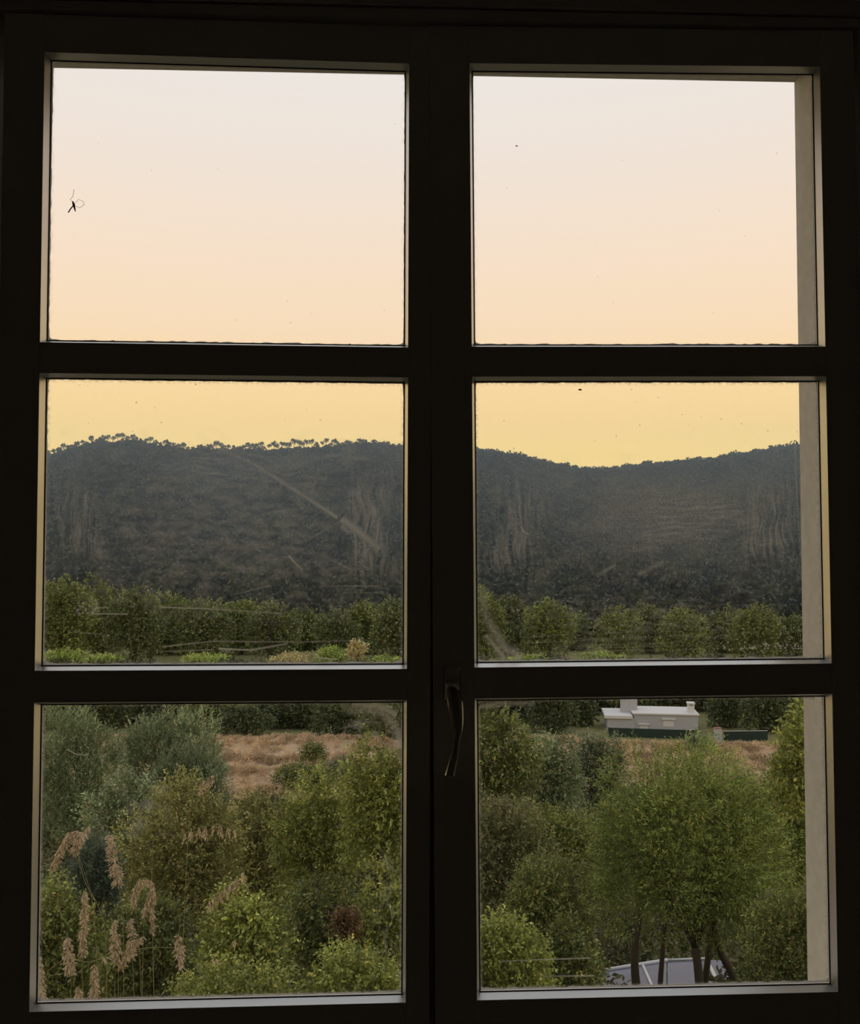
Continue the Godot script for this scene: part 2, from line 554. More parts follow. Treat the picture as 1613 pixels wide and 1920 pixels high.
			arc(a, ww, hh, [P.call(1190, 1085), P.call(1240, 1060)], 6.0, 0.3, 0.35, 0.6)
			arc(a, ww, hh, [P.call(973, 992), P.call(978, 1002), P.call(988, 1006)], 1.4, 0.8, 0.7, 0.2)
			arc(a, ww, hh, [P.call(1492, 835), P.call(1493, 900), P.call(1497, 1000), P.call(1500, 1060)], 2.0, 0.6, 0.2, 0.5)
			arc(a, ww, hh, [P.call(898, 1105), P.call(905, 1160), P.call(940, 1220), P.call(970, 1240)], 12.0, 0.2, 0.45, 0.5)
			arc(a, ww, hh, [P.call(905, 1195), P.call(940, 1240)], 7.0, 0.4, 0.5, 0.6)
			for i in 9:
				var y := 1195.0 + i * 5.5
				var x0 := 900.0 + rng.randf() * 250.0
				arc(a, ww, hh, [P.call(x0, y), P.call(x0 + 60.0 + rng.randf() * 200.0, y - rng.randf() * 9.0)], 1.2, 0.3, 0.12, 0.7)
			for i in 60:
				var c3: Vector2 = P.call(1350 + rng.randf() * 160, 1228 - absf(rng.randfn(0.0, 6.0)))
				dot(a, ww, hh, c3.x, c3.y, rng.randf_range(0.8, 1.9), 0.85)
			specks(a, ww, hh, 90, 1.3, 0.65)
		5:
			edge_dirt(a, ww, hh, 0.6, 7.0, 10)
			arc(a, ww, hh, [P.call(895, 1325), P.call(930, 1318), P.call(1000, 1318)], 6.0, 0.6, 0.3, 0.6)
			arc(a, ww, hh, [P.call(930, 1815), P.call(1000, 1813), P.call(1100, 1812)], 1.4, 0.3, 0.7, 0.5)
			arc(a, ww, hh, [P.call(1010, 1845), P.call(1105, 1846)], 1.6, 0.3, 0.7, 0.7)
			arc(a, ww, hh, [P.call(1509, 1817), P.call(1519, 1823)], 1.3, 0.8, 0.8, 0.2)
			arc(a, ww, hh, [P.call(1510, 1312), P.call(1532, 1315)], 4.0, 0.9, 0.9, 0.2)
			specks(a, ww, hh, 70, 1.3, 0.7)

func sash(called: String, label: String, hinge: float, sag: float, ajar: float, ox0: float, ox1: float, px0: float, px1: float, ys: Array, first: int) -> Node3D:
	var s := thing(called, Vector3(hinge, 0, 0))
	s.rotation = Vector3(0, -ajar, sag)
	tag(s, label, "window", "", "structure")
	var a := ox0 - hinge
	var b := ox1 - hinge
	var x0 := px0 - hinge
	var x1 := px1 - hinge
	var top := 0.737
	var low := -0.725
	for e in [[a, x0], [x1, b]]:
		var st := st_new()
		box(st, Vector3(e[0], low, -0.0165), Vector3(e[1], top, 0.0), 0.0012)
		box(st, Vector3(e[0] + (0.009 if e[0] == x1 else 0.0), low, -0.046), Vector3(e[1] - (0.009 if e[1] == x0 else 0.0), top, -0.0165))
		part("stile", done(st), M.paint, s)
	var rails := [["top_rail", ys[0], top], ["muntin", ys[2], ys[1]], ["muntin", ys[4], ys[3]], ["bottom_rail", low, ys[5]]]
	for r in rails:
		var st := st_new()
		box(st, Vector3(x0 - 0.001, r[1], -0.0165), Vector3(x1 + 0.001, r[2], -0.0004), 0.0012)
		box(st, Vector3(x0 - 0.010, r[1] + (0.009 if r[1] > low else 0.0), -0.0455), Vector3(x1 + 0.010, r[2] - (0.009 if r[2] < top else 0.0), -0.0165))
		part(r[0], done(st), M.paint, s)
	for k in 3:
		var y1: float = ys[k * 2]
		var y0: float = ys[k * 2 + 1]
		var st := st_new()
		ring(st, x0, x1, y0, y1, [Vector2(-0.0006, 0.0), Vector2(0.0002, -0.0002), Vector2(0.0050, -0.0126), Vector2(-0.0006, -0.0128)])
		part("glazing_bead", done(st), M.bead, s)
		st = st_new()
		ring(st, x0, x1, y0, y1, [Vector2(0.004, -0.0122), Vector2(0.0062, -0.0122), Vector2(0.0062, -0.0129), Vector2(0.004, -0.0129)])
		part("gasket", done(st), M.rubber, s)
		st = st_new()
		box(st, Vector3(x0 + 0.001, y0 + 0.001, -0.0165), Vector3(x1 - 0.001, y1 - 0.001, -0.013))
		var g := part("pane", done(st), M.glass, s)
		# dirt on the outside of the pane
		var q := QuadMesh.new()
		q.size = Vector2(x1 - x0 - 0.012, y1 - y0 - 0.012)
		var f := part("grime", q, M.grime[first + k], g)
		f.position = Vector3((x0 + x1) * 0.5, (y0 + y1) * 0.5, -0.0172)
		f.set_meta("label", "dusty smears, specks and scratches on the pane")
		# ragged line of sealant behind the glass
		var sm := st_new()
		sealant(sm, x0 + 0.005, x1 - 0.005, y0 + 0.005, y1 - 0.005)
		part("sealant", done(sm), M.sealant, g)
	return s

func sealant(st: SurfaceTool, x0: float, x1: float, y0: float, y1: float) -> void:
	var n := noise(9.0, int(x0 * 1000.0 + y0 * 300.0) + 77, 3)
	for e in 4:
		var from: Vector2 = [Vector2(x0, y0), Vector2(x1, y0), Vector2(x1, y1), Vector2(x0, y1)][e]
		var to: Vector2 = [Vector2(x1, y0), Vector2(x1, y1), Vector2(x0, y1), Vector2(x0, y0)][e]
		var inw: Vector2 = [Vector2(0, 1), Vector2(-1, 0), Vector2(0, -1), Vector2(1, 0)][e]
		var steps := 90
		var last := []
		for i in steps + 1:
			var t := float(i) / steps
			var p := from.lerp(to, t)
			var w := (0.0026 if e == 0 else 0.0012) + (0.0022 if e == 0 else 0.0011) * maxf(-0.6, n.get_noise_2d(t * 3.0 + e * 7.0, e * 3.0))
			w += (0.004 if e == 0 else 0.002) * exp(-minf(t, 1.0 - t) * 90.0) if e != 2 else 0.0
			var c := p + inw * w
			var now := [Vector3(p.x, p.y, -0.0168), Vector3(c.x, c.y, -0.0168), Vector3(p.x - inw.x * 0.0135, p.y - inw.y * 0.0135, -0.043)]
			if last:
				quad(st, last[0], now[0], now[1], last[1])
				quad(st, last[1], now[1], now[2], last[2])
				quad(st, last[2], now[2], now[0], last[0])
			last = now

# ================================================================ far things
func small_tree(seed_: int, stem: float) -> Array:
	rng.seed = seed_
	var crown := leafy(Vector3(0, stem + 1.6, 0), Vector3(1.7, 1.4, 1.7), {"lumps": 5, "shoots": 46, "per": 3, "leaf": 1.0, "slim": 0.7, "shoot": 0.8, "pal": [lin(0.05, 0.06, 0.025), lin(0.08, 0.085, 0.04), lin(0.09, 0.07, 0.04)]})
	var st := st_new()
	tube(st, [Vector3(0, -0.4, 0), Vector3(0.08, stem * 0.6, 0), Vector3(0, stem + 1.2, 0.05)], [0.16, 0.13, 0.08], 5)
	for k in 3:
		var a := TAU * k / 3.0 + seed_
		tube(st, [Vector3(0.04, stem * 0.8, 0), Vector3(cos(a) * 1.1, stem + 1.4, sin(a) * 1.1)], [0.08, 0.03], 4)
	return [crown, done(st)]

func reed(label: String, away: float, path: Array, from: float, lenpx: float, droop: float, one_side: bool, seed_: int, thick := 1.0) -> void:
	# path: pixels of the stem from low to tip; the plume grows on the last share of it
	rng.seed = seed_
	var pts := []
	for p in path:
		pts.append(spot(p[0], p[1], away))
	var foot := Vector3(pts[0].x + rng.randf_range(-0.15, 0.15), ground(pts[0].x, away), pts[0].z)
	var t := thing("reed", foot)
	tag(t, label, "reed", "dry plumed reeds below the window")
	var full := [foot]
	full.append_array(pts)
	var line := curve(full, 26)
	var rel := []
	var rad := []
	for i in line.size():
		rel.append(line[i] - foot)
		rad.append(lerpf(0.0045, 0.0013, float(i) / (line.size() - 1)))
	var st := st_new()
	tube(st, rel, rad, 5)
	part("stem", done(st), M.reed_stem, t)
	var s := (away + EYE.z) / FOCAL
	var total := 0.0
	for i in line.size() - 1:
		total += line[i].distance_to(line[i + 1])
	var v := PackedVector3Array()
	var col := PackedColorArray()
	var idx := PackedInt32Array()
	var top := curve(pts, 60)
	var a0 := int(60.0 * from)
	var count := int(lenpx * 1.7 * thick)
	for i in count:
		var f := rng.randf()
		var k := a0 + int(f * (60 - a0))
		var p: Vector3 = top[k] - foot
		var d: Vector3 = (top[mini(k + 1, 60)] - top[maxi(k - 1, 0)]).normalized()
		var shape := sin(PI * clampf(0.12 + f * 0.86, 0.0, 1.0))
		var len := s * rng.randf_range(6.0, 14.0) * (0.35 + shape)
		var side := Vector3(rng.randf() - 0.5, 0, rng.randf() - 0.5).normalized()
		var go := (d * 0.35 * (1.0 - droop) + side * (0.25 if one_side else 0.42) * (1.0 - droop * 0.5) + Vector3.DOWN * droop).normalized()
		if one_side:
			var b := roundf(f * lenpx / 11.0) / (lenpx / 11.0)
			p = top[clampi(a0 + int(b * (60 - a0)), 0, 60)] - foot
			len = s * rng.randf_range(10.0, 26.0)
			go = (Vector3.DOWN + side * 0.22).normalized()
		var n := 3
		for j in n:
			var q := p + go * (len * (j + rng.randf() * 0.6) / n)
			var ld := (go + Vector3(rng.randf() - 0.5, rng.randf() - 0.5, rng.randf() - 0.5) * 0.7).normalized()
			var w := ld.cross(Vector3(rng.randf() - 0.5, rng.randf() - 0.5, rng.randf() - 0.5)).normalized() * s * rng.randf_range(0.9, 1.7)
			var l := s * rng.randf_range(5.0, 9.0)
			var at := v.size()
			v.append_array([q, q + ld * l * 0.5 + w, q + ld * l, q + ld * l * 0.5 - w])
			var g := rng.randf_range(0.75, 1.25)
			var c := Color(0.50 * g, 0.41 * g, 0.29 * g)
			col.append_array([c, c, c, c])
			idx.append_array([at, at + 1, at + 2, at, at + 2, at + 3])
	part("plume", packed(v, col, idx), M.leaf, t)

func _ready() -> void:
	rng.seed = 20240
	# ------------------------------------------------------------ camera
	var cam := Camera3D.new()
	cam.name = "camera"
	cam.position = EYE
	cam.rotation_degrees = TURN
	cam.fov = rad_to_deg(2.0 * atan(960.0 / FOCAL))
	cam.near = 0.05
	cam.far = 4000.0
	add_child(cam)
	cam.current = true
	look = Basis.from_euler(Vector3(deg_to_rad(TURN.x), deg_to_rad(TURN.y), deg_to_rad(TURN.z)))
	# ------------------------------------------------------------ sky: clear evening air, the sun already behind the hill
	var env := Environment.new()
	env.background_mode = Environment.BG_SKY
	env.tonemap_mode = Environment.TONE_MAPPER_LINEAR
	env.tonemap_exposure = 1.15
	env.sdfgi_enabled = true
	env.ssao_enabled = true
	env.ssil_enabled = true
	env.volumetric_fog_enabled = true
	env.volumetric_fog_density = 0.0
	var stops := [[-90.0, 0.55, 0.44, 0.30], [0.0, 1.16, 0.81, 0.28], [5.0, 1.16, 0.84, 0.29], [8.0, 1.14, 0.80, 0.33], [10.5, 1.09, 0.77, 0.38], [13.0, 1.02, 0.765, 0.50], [17.5, 0.95, 0.755, 0.575], [23.5, 0.86, 0.755, 0.665], [29.0, 0.82, 0.78, 0.735], [45.0, 0.74, 0.745, 0.75], [90.0, 0.64, 0.68, 0.73]]
	var sh := 512
	var sky_image := Image.create(16, sh, false, Image.FORMAT_RGBAF)
	for y in sh:
		var e := 90.0 - (y + 0.5) / sh * 180.0
		var c := Color(stops[-1][1], stops[-1][2], stops[-1][3])
		for i in stops.size() - 1:
			if e <= stops[i + 1][0]:
				var t := clampf((e - stops[i][0]) / (stops[i + 1][0] - stops[i][0]), 0.0, 1.0)
				c = Color(stops[i][1], stops[i][2], stops[i][3]).lerp(Color(stops[i + 1][1], stops[i + 1][2], stops[i + 1][3]), t)
				break
		for x in 16:
			sky_image.set_pixel(x, y, c)
	var pano := PanoramaSkyMaterial.new()
	pano.panorama = ImageTexture.create_from_image(sky_image)
	var sky := Sky.new()
	sky.sky_material = pano
	env.sky = sky
	var we := WorldEnvironment.new()
	we.name = "environment"
	we.environment = env
	add_child(we)

	# ------------------------------------------------------------ materials
	M.paint = mat(lin(0.78, 0.77, 0.73), 0.22)
	M.bead = mat(lin(0.82, 0.81, 0.78), 0.32)
	M.bead.metallic = 0.65
	M.frame = mat(lin(0.62, 0.61, 0.57), 0.4)
	M.rubber = mat(lin(0.015, 0.015, 0.016), 0.6)
	M.sealant = mat(lin(0.85, 0.84, 0.80), 0.5)
	M.sealant.backlight_enabled = true
	M.sealant.backlight = Color(1, 1, 1)
	M.metal = mat(lin(0.55, 0.53, 0.50), 0.22)
	M.metal.metallic = 1.0
	M.glass = StandardMaterial3D.new()
	M.glass.transparency = BaseMaterial3D.TRANSPARENCY_ALPHA
	M.glass.albedo_color = Color(0.9, 0.95, 0.93, 0.02)
	M.glass.roughness = 0.0
	M.grime = []
	for i in 6:
		var g := StandardMaterial3D.new()
		g.albedo_texture = dirt_texture(i)
		g.transparency = BaseMaterial3D.TRANSPARENCY_ALPHA
		g.roughness = 1.0
		g.metallic_specular = 0.0
		g.backlight_enabled = true
		g.backlight = Color(1, 1, 1)
		M.grime.append(g)
	M.leaf = StandardMaterial3D.new()
	M.leaf.vertex_color_use_as_albedo = true
	M.leaf.roughness = 0.42
	M.leaf.metallic_specular = 0.5
	M.leaf.backlight_enabled = true
	M.leaf.backlight = Color(0.7, 0.7, 0.7).linear_to_srgb()
	M.bark = grained(lin(0.06, 0.045, 0.03), lin(0.14, 0.11, 0.08), 0.03, 3, 1.5, 0.9)
	M.reed_stem = mat(lin(0.22, 0.21, 0.10), 0.6)
	M.soil = grained(lin(0.05, 0.05, 0.025), lin(0.13, 0.10, 0.055), 0.02, 4, 0.35, 0.95)
	M.meadow = grained(lin(0.10, 0.12, 0.035), lin(0.24, 0.20, 0.09), 0.02, 5, 0.06, 0.95)
	M.hay = grained(lin(0.30, 0.205, 0.12), lin(0.58, 0.43, 0.28), 0.05, 6, 0.25, 0.95)
	M.hill = grained(lin(0.030, 0.036, 0.020), lin(0.065, 0.06, 0.04), 0.02, 7, 0.01, 0.95)
	M.plaster = grained(lin(0.50, 0.48, 0.43), lin(0.62, 0.60, 0.55), 0.02, 8, 3.0, 0.9)
	M.room = mat(lin(0.74, 0.745, 0.75), 0.9)
	M.wood = grained(lin(0.30, 0.25, 0.20), lin(0.42, 0.36, 0.30), 0.02, 9, 2.0, 0.6)
	M.render_wall = grained(lin(0.34, 0.35, 0.38), lin(0.47, 0.48, 0.51), 0.03, 12, 0.3, 0.9)
	M.whitewash = mat(lin(0.62, 0.62, 0.63), 0.85)
	M.dark = mat(lin(0.03, 0.03, 0.032), 0.7)
	M.net = mat(lin(0.010, 0.030, 0.022), 0.8)
	M.sheet_metal = mat(lin(0.15, 0.165, 0.23), 0.45)
	M.brick = mat(lin(0.26, 0.12, 0.08), 0.9)

	build_room()
	build_window()
	build_land()
	build_far_trees()
	build_house()
	build_slope_plants()
	build_undergrowth()
	build_reeds()
	build_haze()

# ================================================================ the room behind the camera and the wall round the window
func build_room() -> void:
	var st := st_new()
	var z0 := -0.22
	var z1 := 0.03
	# the wall with the window opening: inside narrower rebate, outside reveal
	var X0 := -0.63
	var X1 := 0.735
	var Y0 := -0.80
	var Y1 := 0.785
	box(st, Vector3(-2.6, -7.5, z0), Vector3(X0, 1.6, z1))
	box(st, Vector3(X1, -7.5, z0), Vector3(2.9, 1.6, z1))
	box(st, Vector3(X0, Y1, z0), Vector3(X1, 1.6, z1))
	box(st, Vector3(X0, -7.5, z0), Vector3(X1, Y0, z1))
	tag(part("wall_front", done(st), M.plaster, self), "dark plastered wall round the double window", "wall", "", "structure")
	for w in [["wall_left", Vector3(-2.75, -1.6, z1), Vector3(-2.55, 1.25, 5.2), "unlit left wall of the room"], ["wall_right", Vector3(2.85, -1.6, z1), Vector3(3.05, 1.25, 5.2), "unlit right wall of the room"],
			["wall_back", Vector3(-2.75, -1.6, 5.0), Vector3(3.05, 1.25, 5.2), "unlit wall behind the viewer"], ["ceiling", Vector3(-2.75, 1.1, z0 + 0.02), Vector3(3.05, 1.25, 5.2), "unlit ceiling of the room"]]:
		var s := st_new()
		box(s, w[1], w[2])
		tag(part(w[0], done(s), M.room, self), w[3], w[0].split("_")[0], "", "structure")
	var f := st_new()
	box(f, Vector3(-2.75, -1.75, z0 + 0.02), Vector3(3.05, -1.6, 5.2))
	tag(part("floor", done(f), M.wood, self), "dark wooden floor of the unlit room", "floor", "", "structure")

func build_window() -> void:
	# fixed frame
	var fr := thing("trim_1")
	tag(fr, "fixed light-painted frame round both casements, dark from inside", "window frame", "", "structure")
	var st := st_new()
	box(st, Vector3(-0.64, 0.7385, -0.06), Vector3(0.745, 0.752, 0.006), 0.0012)
	part("head_lip", done(st), M.frame, fr)
	st = st_new()
	box(st, Vector3(-0.64, 0.7535, -0.06), Vector3(0.745, 0.80, 0.011), 0.0012)
	part("head", done(st), M.frame, fr)
	st = st_new()
	box(st, Vector3(-0.64, -0.80, -0.06), Vector3(-0.5525, 0.7375, 0.006), 0.0012)
	part("jamb", done(st), M.frame, fr)
	st = st_new()
	box(st, Vector3(0.676, -0.80, -0.06), Vector3(0.745, 0.7375, 0.006), 0.0012)
	part("jamb", done(st), M.frame, fr)
	st = st_new()
	box(st, Vector3(-0.5525, -0.80, -0.06), Vector3(0.676, -0.728, 0.006), 0.0012)
	part("sill_rail", done(st), M.frame, fr)
	# outside reveal of the masonry
	st = st_new()
	box(st, Vector3(0.680, -0.80, -0.205), Vector3(0.745, 0.80, -0.06))
	box(st, Vector3(-0.64, -0.80, -0.205), Vector3(-0.606, 0.80, -0.06))
	box(st, Vector3(-0.606, 0.770, -0.205), Vector3(0.680, 0.80, -0.06))
	tag(part("trim_2", done(st), M.plaster, self), "grey plastered outer reveal seen through the right edge of the glass", "reveal", "", "structure")
	st = st_new()
	box(st, Vector3(-0.66, -0.86, -0.26), Vector3(0.76, -0.802, -0.06), 0.004)
	tag(part("trim_3", done(st), M.plaster, self), "outer stone sill under the casements", "sill", "", "structure")

	var ys := [0.6822, 0.2719, 0.2293, -0.1830, -0.2260, -0.6448]
	sash("window_1", "casement with three panes, insect stuck on its top pane, no handle", -0.6, deg_to_rad(-0.3152), deg_to_rad(-0.6148), -0.5500, 0.0512, -0.4944, 0.0182, ys, 0)
	var r := sash("window_2", "casement with three panes and a lever handle on its stile", 0.6, deg_to_rad(0.2333), deg_to_rad(0.6116), 0.0526, 0.6735, 0.1111, 0.6226, ys, 3)
	st = st_new()
	box(st, Vector3(0.028 - 0.6, -0.72, -0.064), Vector3(0.078 - 0.6, 0.735, -0.0465), 0.003)
	part("astragal", done(st), M.paint, r)
	# lever handle
	var h := Node3D.new()
	h.name = "handle"
	r.add_child(h)
	h.position = Vector3(0.0795 - 0.6, -0.205, 0.0)
	h.set_meta("label", "curved metal lever handle hanging down")
	st = st_new()
	var plate := []
	for k in 28:
		var t := TAU * k / 28.0
		plate.append(Vector2(cos(t) * 0.0125, sin(t) * 0.0125 + signf(sin(t)) * 0.018))
	for layer in [[0.0, 1.0, 0.004, 1.0], [0.004, 1.0, 0.0065, 0.86]]:
		for k in 28:
			var a: Vector2 = plate[k]
			var b: Vector2 = plate[(k + 1) % 28]
			face(st, [Vector3(a.x * layer[1], a.y * layer[1], layer[0]), Vector3(b.x * layer[1], b.y * layer[1], layer[0]), Vector3(b.x * layer[3], b.y * layer[3], layer[2]), Vector3(a.x * layer[3], a.y * layer[3], layer[2])], Vector3(0, 0, 0.001))
	for k in range(1, 27):
		face(st, [Vector3(plate[0].x * 0.86, plate[0].y * 0.86, 0.0065), Vector3(plate[k].x * 0.86, plate[k].y * 0.86, 0.0065), Vector3(plate[k + 1].x * 0.86, plate[k + 1].y * 0.86, 0.0065)], Vector3.ZERO)
	part("escutcheon", done(st), M.metal, h)
	st = st_new()
	tube(st, [Vector3(0, -0.012, 0.005), Vector3(0, -0.012, 0.022), Vector3(0, -0.013, 0.034)], [0.0085, 0.0075, 0.008], 14)
	part("neck", done(st), M.metal, h)
	# the lever: a strap of rounded section that narrows at the knee and swings out
	st = st_new()
	var spine := curve([Vector3(0.0005, -0.002, 0.034), Vector3(0.002, -0.022, 0.038), Vector3(0.0045, -0.044, 0.041), Vector3(0.0052, -0.058, 0.043), Vector3(0.001, -0.084, 0.047), Vector3(-0.0070, -0.114, 0.053)], 30)
	var half := [0.0085, 0.0114, 0.0108, 0.0092, 0.0072, 0.0046, 0.0046, 0.0052, 0.0058, 0.0063]
	var rings := []
	for i in spine.size():
		var t := float(i) / (spine.size() - 1) * (half.size() - 1)
		var w := lerpf(half[int(t)], half[mini(int(t) + 1, half.size() - 1)], t - int(t))
		var dir: Vector3 = (spine[mini(i + 1, spine.size() - 1)] - spine[maxi(i - 1, 0)]).normalized()
		var x := Vector3(1, -0.12, 0).normalized()
		var n := x.cross(dir).normalized()
		var th := lerpf(0.0050, 0.0030, float(i) / (spine.size() - 1))
		var rr := []
		for c in [[-1, -0.55], [-0.8, 0.55], [-0.45, 0.95], [0.45, 0.95], [0.8, 0.55], [1, -0.55], [0.7, -1], [-0.7, -1]]:
			rr.append(spine[i] + x * (w * c[0]) - n * (th * c[1]))
		rings.append(rr)
	for i in rings.size() - 1:
		for k in 8:
			var kk := (k + 1) % 8
			face(st, [rings[i][k], rings[i][kk], rings[i + 1][kk], rings[i + 1][k]], spine[i])
	for e in [0, rings.size() - 1]:
		face(st, rings[e].duplicate(), spine[1 if e == 0 else e - 1])
	part("lever", done(st), M.metal, h)

	# dead crane fly and a blown seed on the glass of the left top pane
	var at := spot(139, 384, 0.009)
	var ins := thing("dead_insect", at)
	tag(ins, "small dead long-legged insect stuck to the top pane of the left casement", "insect")
	var k := 0.00076
	var P := func(u: float, v: float, z := 0.0) -> Vector3: return Vector3((u - 139.0) * k, -(v - 384.0) * k, z)
	st = st_new()
	tube(st, [P.call(137, 378, 0.001), P.call(139, 384, 0.0016), P.call(142, 397, 0.001)], [0.0008, 0.0018, 0.0006], 6)
	part("body", done(st), M.dark, ins)
	for leg in [[[138, 386], [133, 392], [129, 399]], [[137, 380], [132, 374], [137, 369], [139, 356]], [[142, 381], [147, 374], [156, 378], [158, 384], [150, 390], [143, 387]]]:
		st = st_new()
		var l := []
		var rr := []
		for q in leg:
			l.append(P.call(q[0], q[1], 0.0008))
			rr.append(0.00028 if leg.size() > 3 else 0.0008)
		tube(st, l, rr, 4)
		part("leg", done(st), M.dark, ins)
	for spk in [[969, 274, 2.2, "dark speck stuck on the upper right pane"], [1088, 731, 3.6, "dark fly speck near the top of the middle right pane"], [656, 646, 2.6, "dark crumb lying at the bottom of the upper left pane"]]:
		st = st_new()
		var c := spot(spk[0], spk[1], 0.010)
		tube(st, [Vector3(-spk[2] * k, 0, 0), Vector3(0, 0.0003, 0.0006), Vector3(spk[2] * k, -0.0003, 0)], [0.0005, spk[2] * k * 0.55, 0.0004], 6)
		var o := part("fly_speck", done(st), M.dark, self)
		o.position = c
		tag(o, spk[3], "speck")

# ================================================================ land
func build_land() -> void:
	var rough := noise(0.09, 51, 3)
	var slope := sheet(-60, 60, 0.3, 88, 90, 110, func(x, d): return ground(x, d) + rough.get_noise_2d(x, d) * minf(0.35, d * 0.03), 1.4)
	tag(part("ground", slope, M.soil, self), "scrubby slope falling away below the window", "ground", "", "structure")
	var plain := sheet(-230, 230, 87.0, 262, 60, 60, func(x, d): return ground(x, d) - 0.06 + rough.get_noise_2d(x, d) * 0.08)
	tag(part("meadow_ground", plain, M.meadow, self), "flat valley floor of grass and bare earth below the hill", "ground", "", "structure")
	# mown field with swaths of hay
	var furrow := noise(0.45, 52, 3)
	var edge := noise(0.05, 53, 2)
	var field := sheet(-42, 52, 74, 113, 230, 200, func(x: float, d: float) -> float:
		var far := 111.0 - (x + 24.0) * 0.105
		var inside := clampf((far - d) / 1.2, 0.0, 1.0)
		var row := fposmod(d + x * 0.105 + edge.get_noise_2d(x, d) * 3.5, 6.4) / 6.4
		var swath := exp(-pow((row - 0.5) / 0.15, 2.0)) * 0.6
		return maxf(ground(x, d), -26.0 - 0.02) + 0.1 * inside - 0.4 * (1.0 - inside) + swath * inside + furrow.get_noise_2d(x, d) * 0.3)
	tag(part("field", field, M.hay, self), "tan mown field with rough swaths of dry hay", "field", "", "structure")
	# loose hay lying along the swaths
	rng.seed = 330
	var wisp := leafy(Vector3(0, 0.12, 0), Vector3(0.75, 0.2, 0.55), {"lumps": 6, "shoots": 46, "per": 4, "leaf": 0.34, "slim": 0.16, "shoot": 0.3, "up": 0.1, "pal": [lin(0.8, 0.8, 0.8), lin(1.2, 1.2, 1.2), lin(0.6, 0.55, 0.5)]})
	var hm := MultiMesh.new()
	hm.transform_format = MultiMesh.TRANSFORM_3D
	hm.use_colors = true
	hm.mesh = wisp
	hm.instance_count = 2600
	for i in 2600:
		var x := rng.randf_range(-40.0, 50.0)
		var lane := float(rng.randi_range(12, 18)) * 6.4 + 3.2 + rng.randfn(0.0, 0.55)
		var d := lane - x * 0.105
		d -= edge.get_noise_2d(x, d) * 3.5
		var far2 := 111.0 - (x + 24.0) * 0.105
		if rng.randf() < 0.3:
			d = rng.randf_range(82.0, far2)
		d = minf(d, far2 - 0.6)
		var row2 := fposmod(d + x * 0.105 + edge.get_noise_2d(x, d) * 3.5, 6.4) / 6.4
		var lift := exp(-pow((row2 - 0.5) / 0.15, 2.0)) * 0.55
		hm.set_instance_transform(i, Transform3D(Basis(Vector3.UP, rng.randf() * TAU).scaled(Vector3.ONE * rng.randf_range(0.6, 1.3)), Vector3(x, maxf(ground(x, d), -26.02) + 0.1 + lift, -d)))
		var k := rng.randf_range(0.6, 1.35)
		hm.set_instance_color(i, Color(0.76 * k, 0.57 * k, 0.37 * k))
	var hay := MultiMeshInstance3D.new()
	hay.multimesh = hm
	hay.material_override = M.leaf
	hay.name = "loose_hay"
	add_child(hay)
	tag(hay, "loose dry hay lying in swaths on the field", "hay", "", "stuff")
	# the hill
	var bumps := noise(0.006, 54, 3)
	var hill := sheet(-560, 640, 236, 760, 150, 76, func(x, d): return hill_y(x, d, bumps))
	tag(part("hill", hill, M.hill, self), "dark wooded hill under the evening sky", "hill", "", "structure")
	# woods on the hillside
	var kinds := []
	for k in 3:
		rng.seed = 900 + k
		kinds.append(leafy(Vector3(0, 2.2, 0), Vector3(3.2, 2.6, 3.2), {"lumps": 6, "shoots": 40, "per": 3, "leaf": 1.7, "slim": 0.75, "shoot": 1.4, "pal": [lin(0.85, 0.9, 0.8), lin(1.1, 1.1, 1.0), lin(1.2, 1.0, 0.85)]}))
	var patch := noise(0.02, 55, 3)
	for k in 3:
		rng.seed = 910 + k
		var mm := MultiMesh.new()
		mm.transform_format = MultiMesh.TRANSFORM_3D
		mm.use_colors = true
		mm.mesh = kinds[k]
		var n := 3600
		mm.instance_count = n
		for i in n:
			var d := sqrt(rng.randf_range(204.0 * 204.0, 676.0 * 676.0))
			var x := d * rng.randf_range(-0.50, 0.58)
			if x < 10.0:
				d = minf(d, 652.0 - rng.randf() * 20.0)
			var s := rng.randf_range(0.7, 1.35)
			var b := Basis(Vector3.UP, rng.randf() * TAU).scaled(Vector3(s, s * rng.randf_range(0.8, 1.2), s))
			mm.set_instance_transform(i, Transform3D(b, Vector3(x, (hill_y(x, d, bumps) if d > 236.0 else -26.1) - 0.5, -d)))
			var g := 0.060 * rng.randf_range(0.6, 1.4)
			var w := patch.get_noise_2d(x, d) * 0.35
			mm.set_instance_color(i, Color(g * (0.88 + w * 0.5), g, g * (0.55 + w * 0.2)))
		var o := MultiMeshInstance3D.new()
		o.multimesh = mm
		o.material_override = M.leaf
		o.name = numbered("hillside_woods")
		add_child(o)
		tag(o, ["dark evergreen woods covering the hillside", "low scrub between the trees of the hillside", "lighter trees scattered through the hillside woods"][k], "woods", "", "stuff")
	# trees on the skyline, each its own
	var models := []
	for k in 10:
		models.append(small_tree(700 + k, [1.2, 1.9, 0.8, 2.0, 1.5, 2.6, 3.2, 2.2, 3.6, 2.9][k]))
	rng.seed = 77
	var u := 66.0
	var lane := 0
